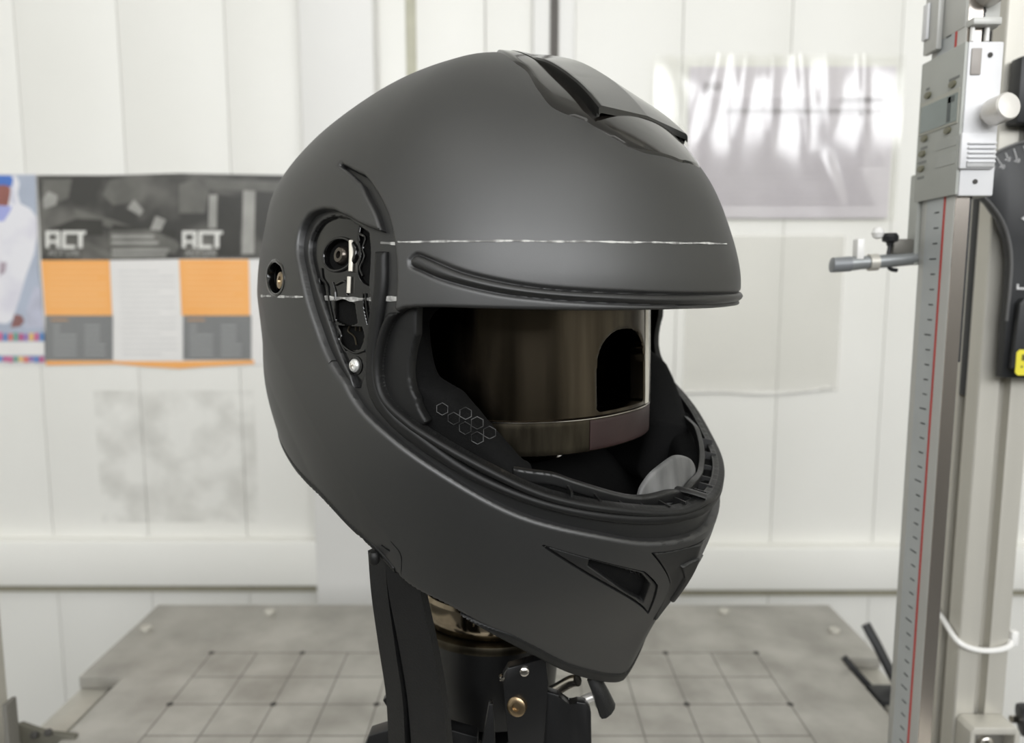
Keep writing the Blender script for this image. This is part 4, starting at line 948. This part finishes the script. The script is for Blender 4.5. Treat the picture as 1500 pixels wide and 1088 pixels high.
for s in (1, -1):
    rng = (1.42, 1.86) if s > 0 else (-1.86, -1.42)
    pv = piece(SH, 'pivot_plate', M_GLOSS, hel, plate_f, rng, zlin(-.05, .037, .0005), -.0062, .004, .0006, math.radians(.2))
    piece(SH, 'plate_floor', M_GLOSS, pv, lambda A, Z: pivot(A, Z) + .002, rng, zlin(-.05, .037, .002), -.0112, .001, 0, math.radians(1))
    rimd = lambda A, Z: np.minimum(.0086 - np.hypot((np.abs(A) - bossA) * RR, Z - bossZ), np.hypot((np.abs(A) - bossA) * RR, Z - bossZ) - .0072)
    piece(SH, 'pivot_ring', M_GLOSS, pv, rimd, (bossA - .08, bossA + .08) if s > 0 else (-bossA - .08, -bossA + .08), zlin(bossZ - .01, bossZ + .01, .0003), -.0048, .003, .0007, math.radians(.12))
    disc(SH, 'pivot_nut', s * bossA, bossZ, -.0112, [(.0050, 0), (.0050, .002), (.0042, .0046), (.0034, .0054), (.0018, .0054), (.0015, .0032), (.0002, .0030)], M_NUT, pv)
    lev = TRACE['lever'][0]
    strip(SH, 'release_lever', lev[:3], .0011, 1, -.0052, M_PALEMETAL, pv, s)
    strip(SH, 'release_lever', lev[3:], .0010, 1, -.0052, M_PALEMETAL, pv, s)
    # raised bracket ribs of the moulded plate
    for pts in ([(97.6, 8), (97.0, 3), (95.6, -1), (95, -9), (94, -18)], [(94.5, 1), (93.8, -3), (93.6, -7)], [(93.6, 0), (91.5, 1.5), (91.2, -5)], [(86.6, -4), (86, -12), (84.9, -22), (84.9, -29)],
                [(93.2, -20), (92.4, -24), (92.2, -28), (89.8, -31.5), (86.6, -30)], [(90, 24), (88, 22), (88.4, 17), (87.6, 13), (88.6, 8), (87.6, 4)]):
        strip(SH, 'moulded_rib', pts, .0007, .9, -.0060, M_GLOSS, pv, s)
    # hand-shaped fork spring in its opening
    for pts in ([(91.0, -19.5), (91.3, -22), (90.2, -24.2), (89.8, -28)], [(89.9, -19.2), (89.9, -21.6)], [(88.7, -19.2), (88.7, -21.6)], [(87.5, -19.2), (87.5, -21.6)], [(86.3, -20.5), (86.2, -23), (87.3, -24.6), (87.6, -28)]):
        strip(SH, 'fork_spring', pts, .0005, .9, -.0072, M_STEEL2, pv, s)
    disc(SH, 'screw_seat', s * wsA, wsZ, -.0066, [(.0046, 0), (.0044, .0008), (.0036, .0011)], M_GLOSS, pv)
    sc = disc(SH, 'plate_screw', s * wsA, wsZ, -.0056, [(.0031, 0), (.0031, .0008), (.0024, .0017), (.0008, .002)], M_ZINC, pv)
    c, n = SH.frame(s * wsA, wsZ, -.0034); Mx = axis_matrix(c, n)
    for r in (0, 90):
        bm = bmesh.new(); bm_box(bm, -.0015, .0015, -.0003, .0003, -.0004, .0001, 0, Mx @ Matrix.Rotation(math.radians(r + 20), 4, 'Z')); finish(bm, 'screw_cross', M_BRIGHT, sc)
    # rear shell screw
    ra, rz = math.radians(TRACE['screw_rear'][0][0][0]), TRACE['screw_rear'][0][0][1] / 1000
    rs = disc(SH, 'rear_screw', s * ra, rz, -.0058, [(.0052, 0), (.0052, .0028), (.0044, .0042), (.0022, .0044), (.0016, .0030), (.0002, .0029)], M_BRONZE, hel, 12)
    cup = inside(OUT['rear_hole'])
    piece(SH, 'screw_cup', M_GLOSS, rs, lambda A, Z: cup(A, Z) + .001, (1.78, 2.05) if s > 0 else (-2.05, -1.78), zlin(-.009, .015, .0012), -.0052, .002, 0, math.radians(.6))
    cupring = lambda A, Z: np.minimum(cup(A, Z) + .0009, .0012 - cup(A, Z))
    piece(SH, 'cup_rim', M_GLOSS, rs, cupring, (1.78, 2.05) if s > 0 else (-2.05, -1.78), zlin(-.009, .015, .0003), .0004, .004, .0007, math.radians(.15))
    # chin vents
    vf = lambda A, Z: np.minimum(inside(OUT['vent'])(A, Z) - .0005, -inside(OUT['vent_hole'])(A, Z))
    vr = (.05, .84) if s > 0 else (-.84, -.05)
    vn = piece(SH, 'chin_vent', M_TRIM, hel, vf, vr, zlin(-.168, -.110, .0005), -.0006, .004, .0007, math.radians(.25))
    piece(SH, 'vent_mesh', M_LINER, vn, lambda A, Z: inside(OUT['vent_hole'])(A, Z) + .002, vr, zlin(-.168, -.110, .002), -.0048, .001, 0, math.radians(1))
    for k in range(4):
        for l in range(2):
            aa = math.radians(19 + 3.2 * k + 1.6 * l); zz_ = -.1385 + .0037 * k + .0022 * l
            h = [SH.frame(s * (aa + .0022 / RR * math.cos(t)), zz_ + .0022 * math.sin(t), -.0046)[0] for t in np.linspace(0, 2 * PI, 7)[:-1]]
            tube('mesh_hexagon', h, .00022, M_TRIM, vn, 4, True, 1)
# centre badge of the chin
badge_f = lambda A, Z: inside(OUT['chin_badge'])(A, Z) - .0006
bd = piece(SH, 'chin_badge', M_TRIM, hel, badge_f, (-.4, .4), zlin(-.176, -.12, .0005), lambda A, Z: -.0004 + .0016 * np.exp(-(np.abs(A) / .07) ** 2), .004, .0008, math.radians(.25))
piece(SH, 'badge_fin', M_TRIM, bd, inside(OUT['chin_fin']), (-.2, .2), zlin(-.162, -.13, .0005), lambda A, Z: .0014 + .0014 * np.exp(-(A / .05) ** 2), .004, .0008, math.radians(.25))
# chalk marks drawn round the shell
def chalk(name, key, off, lo, hi, w, parent, cutter=None, side=1):
    C = np.array(catmull(TRACE[key][0], 6)); o = np.argsort(C[:, 0])
    ca, cz = np.radians(C[o, 0]), C[o, 1] / 1000
    def f(A, Z):
        j = w * (.22 * np.sin(A * 61) + .18 * np.sin(A * 27 + 1.3) + .1 * np.sin(A * 133))
        base = w + j - np.abs(Z - np.interp(A, ca, cz) - .0001 * np.sin(A * 23))
        base = np.minimum.reduce([base, (A - lo) * .1, (hi - A) * .1])
        return np.minimum(base, cutter(A, Z)) if cutter else base
    zc = np.interp((lo + hi) / 2, ca, cz)
    piece(SH, name, M_CHALK, parent, f, (lo, hi), zlin(cz.min() - .0025, cz.max() + .0025, .00022), off, .0006, 0, math.radians(.22))
chalk('chalk_line', 'chalk_upper', lambda A, Z: shell_off(A, Z) + .0002, -.16, 1.335, .00036, hel, lambda A, Z: -channel(A, Z) - .0015)
chalk('chalk_line', 'chalk_upper', -.0037, 1.335, 1.44, .0005, hel, lambda A, Z: np.minimum(channel(A, Z), -pivot(A, Z)))
chalk('chalk_line', 'chalk_lower', lambda A, Z: shell_off(A, Z) + .0002, 1.66, 2.12, .0005, hel, lambda A, Z: np.minimum(-channel(A, Z) - .0015, -inside(OUT['rear_hole'])(A, Z) - .001))
chalk('chalk_line', 'chalk_lower', -.0036, 1.335, 1.43, .0009, hel, lambda A, Z: np.minimum(channel(A, Z), -pivot(A, Z)))
chalk('chalk_line', 'chalk_lower', -.0058, 1.42, 1.70, .0009, hel, plate_f)

# ---- top air scoop
def crown_z(x, y):
    lo, hi = np.full(np.shape(x), -.02), np.full(np.shape(x), ZT - 1e-5)
    for _ in range(40):
        mid = (lo + hi) / 2; P = np.stack([x, y, mid], -1); ins_ = SH.g(P) < 1
        lo = np.where(ins_, mid, lo); hi = np.where(ins_, hi, mid)
    return lo
def sheet(name, X, Y, Zt, Zb, m, parent, smooth=30):
    nr, nc = X.shape; n = nr * nc
    V = np.concatenate([np.stack([X, Y, Zt], -1).reshape(-1, 3), np.stack([X, Y, Zb], -1).reshape(-1, 3)]); F = []
    for j in range(nr - 1):
        for i in range(nc - 1):
            a = j * nc + i; F += [(a, a + 1, a + nc + 1, a + nc), (n + a, n + a + nc, n + a + nc + 1, n + a + 1)]
    bd = [i for i in range(nc)] + [j * nc + nc - 1 for j in range(1, nr)] + [(nr - 1) * nc + i for i in range(nc - 2, -1, -1)] + [j * nc for j in range(nr - 2, 0, -1)]
    for k in range(len(bd)):
        a, b = bd[k], bd[(k + 1) % len(bd)]; F.append((a, b, b + n, a + n))
    return from_data(name, V, F, m, parent, smooth, True, 1e-7)
bx_ = np.array([.006, .0204, .0304, .0381, .0541, .0652, .0712, .0762, .0794, .0869, .0923, .0965, .0985])
bw_ = np.array([.027, .0361, .0413, .0434, .0532, .0561, .0525, .0475, .0457, .0399, .0331, .0190, .0020])
xs = np.concatenate([np.linspace(.006, .0925, 56), np.linspace(.0932, .0985, 14)]); ss = np.linspace(-1, 1, 61)
X = np.repeat(xs[:, None], 61, 1); Yb = ss[None] * hermite(xs, bx_, bw_)[:, None]
Zs = crown_z(X, Yb)
scoop = sheet('vent_base', X, Yb, Zs + .0013 * np.clip((1 - np.abs(ss))[None] / .05, 0, 1), Zs - .004, M_SMOKE, hel)
sx_ = np.array([.0065, .025, .0415, .05, .062, .0775, .0800]); sz_ = np.array([.1243, .1195, .1130, .1080, .0995, .0842, .0812])
sw_x = np.array([.0065, .02, .04, .06, .077, .0800]); sw_ = np.array([.016, .023, .0300, .0365, .0420, .0428])
xs2 = np.linspace(.0065, .0800, 60)
X2 = np.repeat(xs2[:, None], 61, 1); Wd = hermite(xs2, sw_x, sw_)[:, None]; Y2 = ss[None] * Wd
ridge = hermite(xs2, sx_, sz_)[:, None]
Zb2 = crown_z(X2, Y2)
zc0 = crown_z(xs2, np.zeros_like(xs2))[:, None]
hh = np.maximum(ridge - zc0, .0012)
roof = ridge - np.abs(ss)[None] * np.interp(xs2, [.0065, .03, .06, .075, .0800], [.0055, .0055, .0050, .0032, .0024])[:, None] - .0012 * np.clip((np.abs(ss)[None] - .96) / .04, 0, 1)
roof = np.maximum(roof, Zb2 + .0016)
lipf = np.clip((xs2 - .060) / .02, 0, 1)[:, None]
under = np.where((X2 > .060) & ((np.abs(ss)[None] < .93) | (X2 > .0785)), np.maximum(Zb2 - .001, roof - .0032), Zb2 - .001)
sc_ = sheet('vent_scoop', X2, Y2, roof, under, M_GLOSS, scoop, 25)
# dark mouth under the scoop lip, with side cheeks
mx = np.linspace(.056, .0750, 14); mX = np.repeat(mx[:, None], 31, 1); s31 = np.linspace(-1, 1, 31)
mW = (np.interp(mx, sw_x, sw_) - .004)[:, None] * np.ones((1, 31)); mY = s31[None] * mW
mz = crown_z(mX, mY)
mt = np.interp(mX, sx_, sz_) - np.abs(s31)[None] * .004 - .0042
sheet('scoop_mouth', mX, mY, np.maximum(mt, mz + .0008), mz - .003, mat('dark_mouth_plastic', srgb(14, 14, 14), .3), scoop, 25)

# ---- chin strap hanging from the rim
def hl(p):                                        # room point -> helmet frame
    v = Vector(p) - Vector((HX, HY, EYE)); return Matrix.Rotation(-HA, 3, 'Z') @ v
sd = Matrix.Rotation(-HA, 3, 'Z') @ Vector((.93, -.36, .12))
ribbon('chin_strap', [hl(at(588, 790, .345)), hl(at(596, 860, .345)), hl(at(612, 940, .35)), hl(at(626, 1020, .355)), hl(at(634, 1100, .36))], [sd] * 5, lambda t: .0165 + .005 * t, .006, M_STRAP, hel, 8, .25)
sd2 = Matrix.Rotation(-HA, 3, 'Z') @ Vector((.8, -.5, .2))
ribbon('chin_strap', [hl(at(556, 806, .352)), hl(at(561, 870, .352)), hl(at(572, 950, .356)), hl(at(582, 1020, .36)), hl(at(586, 1100, .366))], [sd2] * 5, .011, .005, M_STRAP, hel, 8, .25)
tube('strap_end', [hl(at(868, 990, .37)), hl(at(880, 1015, .37)), hl(at(890, 1040, .372))], lambda t: .0042 + .002 * t, M_STRAP, hel, 10, flat=.6)
c_ = hl(at(548, 817, .335))
lathe('rim_stud', [(.0018, -.003), (.0026, -.0018), (.0026, .0018), (.0018, .003)], M_RUBBER, hel, Matrix.Translation(c_), 14)

settle(hel, LIFT)

# ------------------------------------------------------------------ metal head form inside the helmet
HEADF, HEADB, HEADW = .0815, .112, .077
def head_fn(z):
    z = np.asarray(z, float); up = np.clip((z - .02) / .075, 0, 1); k = np.maximum(1 - up ** 2.2, 1e-4) ** (1 / 2.2)
    dn = 1 + .02 * np.clip(-z / .06, 0, 1)
    return HEADF * k * dn, HEADB * k, HEADW * k, np.full(z.shape, 2.35), np.full(z.shape, 2.2)
HD = Surf(head_fn, -.0125)
head = thing('test_headform', 'dark polished metal headform with an arched nose opening inside the helmet', 'headform', (HX, HY, EYE), HA)
arch_poly = outline([[(-14, -63.5), (-14, -42), (-12, -32), (-7, -25.5), (0, -23), (7, -25.5), (12, -32), (14, -42), (14, -63.5)], [(14, -63.5), (-14, -63.5)]])
arch = lambda A, Z: sdist(arch_poly, A * RR, Z)
RING_T = -.0665; RING_B = -.0835
face = piece(HD, 'face_shell', M_STEEL, head, lambda A, Z: np.minimum(Z - RING_T - .0006, -arch(A, Z)), (-PI, PI), np.concatenate([zlin(-.068, .02, .0014), .02 + .075 * np.sin(np.linspace(.04, 1.52, 24))]), 0, .008, .0006, math.radians(1.0))
lit_strip_f = lambda A, Z: np.minimum.reduce([(A + .345) * .1, (-.262 - A) * .1, Z - RING_T - .001, .0 - Z])
piece(HD, 'lit_side_strip', M_PALEMETAL, face, lit_strip_f, (-.4, 0), zlin(-.068, .0, .0007), .0005, .004, .0003, math.radians(.4))  # pale strip standing in for light on the far side of the face
piece(HD, 'lower_ring', M_STEEL2, head, lambda A, Z: np.minimum.reduce([Z - RING_B, RING_T - Z, np.abs(A + .0) + 9]), (-PI, PI), zlin(RING_B - .001, RING_T + .001, .0015), -.0008, .008, .001, math.radians(1.0))
piece(HD, 'ring_lip', M_BRIGHT, head, lambda A, Z: np.minimum(Z - RING_T + .0003, RING_T + .0003 - Z), (-PI, PI), zlin(RING_T - .0006, RING_T + .0006, .0002), .0002, .002, .0002, math.radians(1.5))
piece(HD, 'reflection_patch', M_RED, head, lambda A, Z: np.minimum.reduce([Z - RING_B - .001, RING_T - .001 - Z, (A + .55) * .1, (.30 - A) * .1]), (-.56, .31), zlin(RING_B, RING_T, .001), -.0003, .0006, .0002, math.radians(.6))  # dark reddish reflection on the lower ring, put into the patch colour
# dark closing plate and neck
bpts = [tuple(p[:2]) for p in HD.pt(np.linspace(-PI, PI, 61)[:-1], np.full(60, -.07))]
prism('bottom_plate', [(x * .88, y * .88) for x, y in bpts], .005, M_STAND, head, Matrix.Translation((0, 0, RING_B + .001)))
NX = -.022
def ring_lathe(name, prof, m): return lathe(name, prof, m, head, Matrix.Translation((NX, 0, 0)), 64)
ring_lathe('neck_collar', [(.040, RING_B - .002), (.041, -.12), (.0425, -.158), (.044, -.176)], M_NECK)
ring_lathe('neck_band', [(.0435, -.178), (.0435, -.1805)], M_STAND)
ring_lathe('neck_ring', [(.044, -.182), (.0458, -.184), (.0458, -.192), (.0445, -.199), (.043, -.2005)], M_NECK)
ring_lathe('neck_flange', [(.044, -.2012), (.0478, -.2022), (.0485, -.2045), (.0478, -.207), (.044, -.2076)], M_STEEL2)
settle(head, .225)

# ------------------------------------------------------------------ black stand carrying the head form
st = thing('headform_stand', 'black painted metal stand with bolted plates under the headform', 'stand', (HX, HY, 0), HA)
SZ = EYE - .2085
lathe('swivel_block', [(.020, SZ - .055), (.038, SZ - .05), (.041, SZ - .02), (.041, SZ)], M_STAND, st, Matrix.Translation((NX, 0, 0)), 48)
bm = bmesh.new(); bm_box(bm, NX - .032, NX + .032, -.032, .032, .012, SZ - .056, .003); finish(bm, 'column', M_STAND, st)
bm = bmesh.new(); bm_box(bm, NX - .07, NX + .07, -.07, .07, .0003, .0115, .002); finish(bm, 'foot_plate', M_STAND, st)
def sl_(p):
    v = Vector(p) - Vector((HX, HY, 0)); return Matrix.Rotation(-HA, 3, 'Z') @ v
def room_plate(name, pts, Y, t, m, bevel=.0008, parent=None):
    """upright plate whose broad side faces the viewer's end of the table"""
    vs_ = []; bm = bmesh.new()
    fr_ = [bm.verts.new(sl_(at(px, py, Y))) for px, py in pts]
    bk_ = [bm.verts.new(v.co + (Matrix.Rotation(-HA, 3, 'Z') @ Vector((0, t, 0)))) for v in fr_]
    bm.faces.new(fr_); bm.faces.new(bk_[::-1])
    for i in range(len(fr_)):
        j = (i + 1) % len(fr_); bm.faces.new((fr_[j], fr_[i], bk_[i], bk_[j]))
    if bevel: bmesh.ops.bevel(bm, geom=list(bm.edges), offset=bevel, segments=2, profile=.5, affect='EDGES')
    return finish(bm, name, m, parent or st)
room_plate('clamp_plate', [(752, 1180), (738, 1010), (736, 992), (744, 978), (770, 972), (800, 962), (803, 1000), (792, 1180)], .362, .007, M_STAND)
room_plate('side_plate', [(785, 1180), (797, 1012), (818, 1018), (834, 1034), (846, 1028), (858, 1030), (866, 1042), (868, 1180)], .366, .006, M_STAND)
room_plate('gusset', [(690, 1180), (716, 1032), (722, 1030), (730, 1180)], .358, .005, M_STAND)
room_plate('side_tab', [(560, 1026), (572, 1016), (585, 1040), (580, 1056)], .37, .005, M_STAND)
room_plate('base_wing', [(500, 1180), (540, 1078), (590, 1062), (650, 1066), (700, 1080), (700, 1180)], .375, .01, M_STAND)
for px, py, r, m in ((768, 983, .0024, M_BRIGHT), (735, 993, .0014, M_BRIGHT), (642, 1018, .0012, M_BRIGHT)):
    p = sl_(at(px, py, .3615)); ax = Matrix.Rotation(-HA, 3, 'Z') @ Vector((.1, -1, .1))
    lathe('bolt', [(r, -.002), (r, .001), (r * .6, .0016)], m, st, axis_matrix(p, ax), 16)
p = sl_(at(757, 1034, .3615)); ax = Matrix.Rotation(-HA, 3, 'Z') @ Vector((-.35, -1, .1))
lathe('socket_bolt', [(.0052, -.002), (.0052, .0012), (.0042, .0018), (.0020, .0018), (.0018, .0006)], M_BRONZE, st, axis_matrix(p, ax), 24)
# bright hooked handle rod right of the clamp plate
tube('handle_rod', [sl_(at(802, 1016, .385)), sl_(at(818, 1008, .38)), sl_(at(836, 998, .375)), sl_(at(846, 996, .372))], .0032, M_BRIGHT, st, 12)
tube('hook', [sl_(at(812, 1032, .38)), sl_(at(818, 1046, .378)), sl_(at(834, 1042, .376)), sl_(at(852, 1028, .374)), sl_(at(872, 1020, .374)), sl_(at(880, 1034, .376))], .0026, M_SATIN, st, 10)
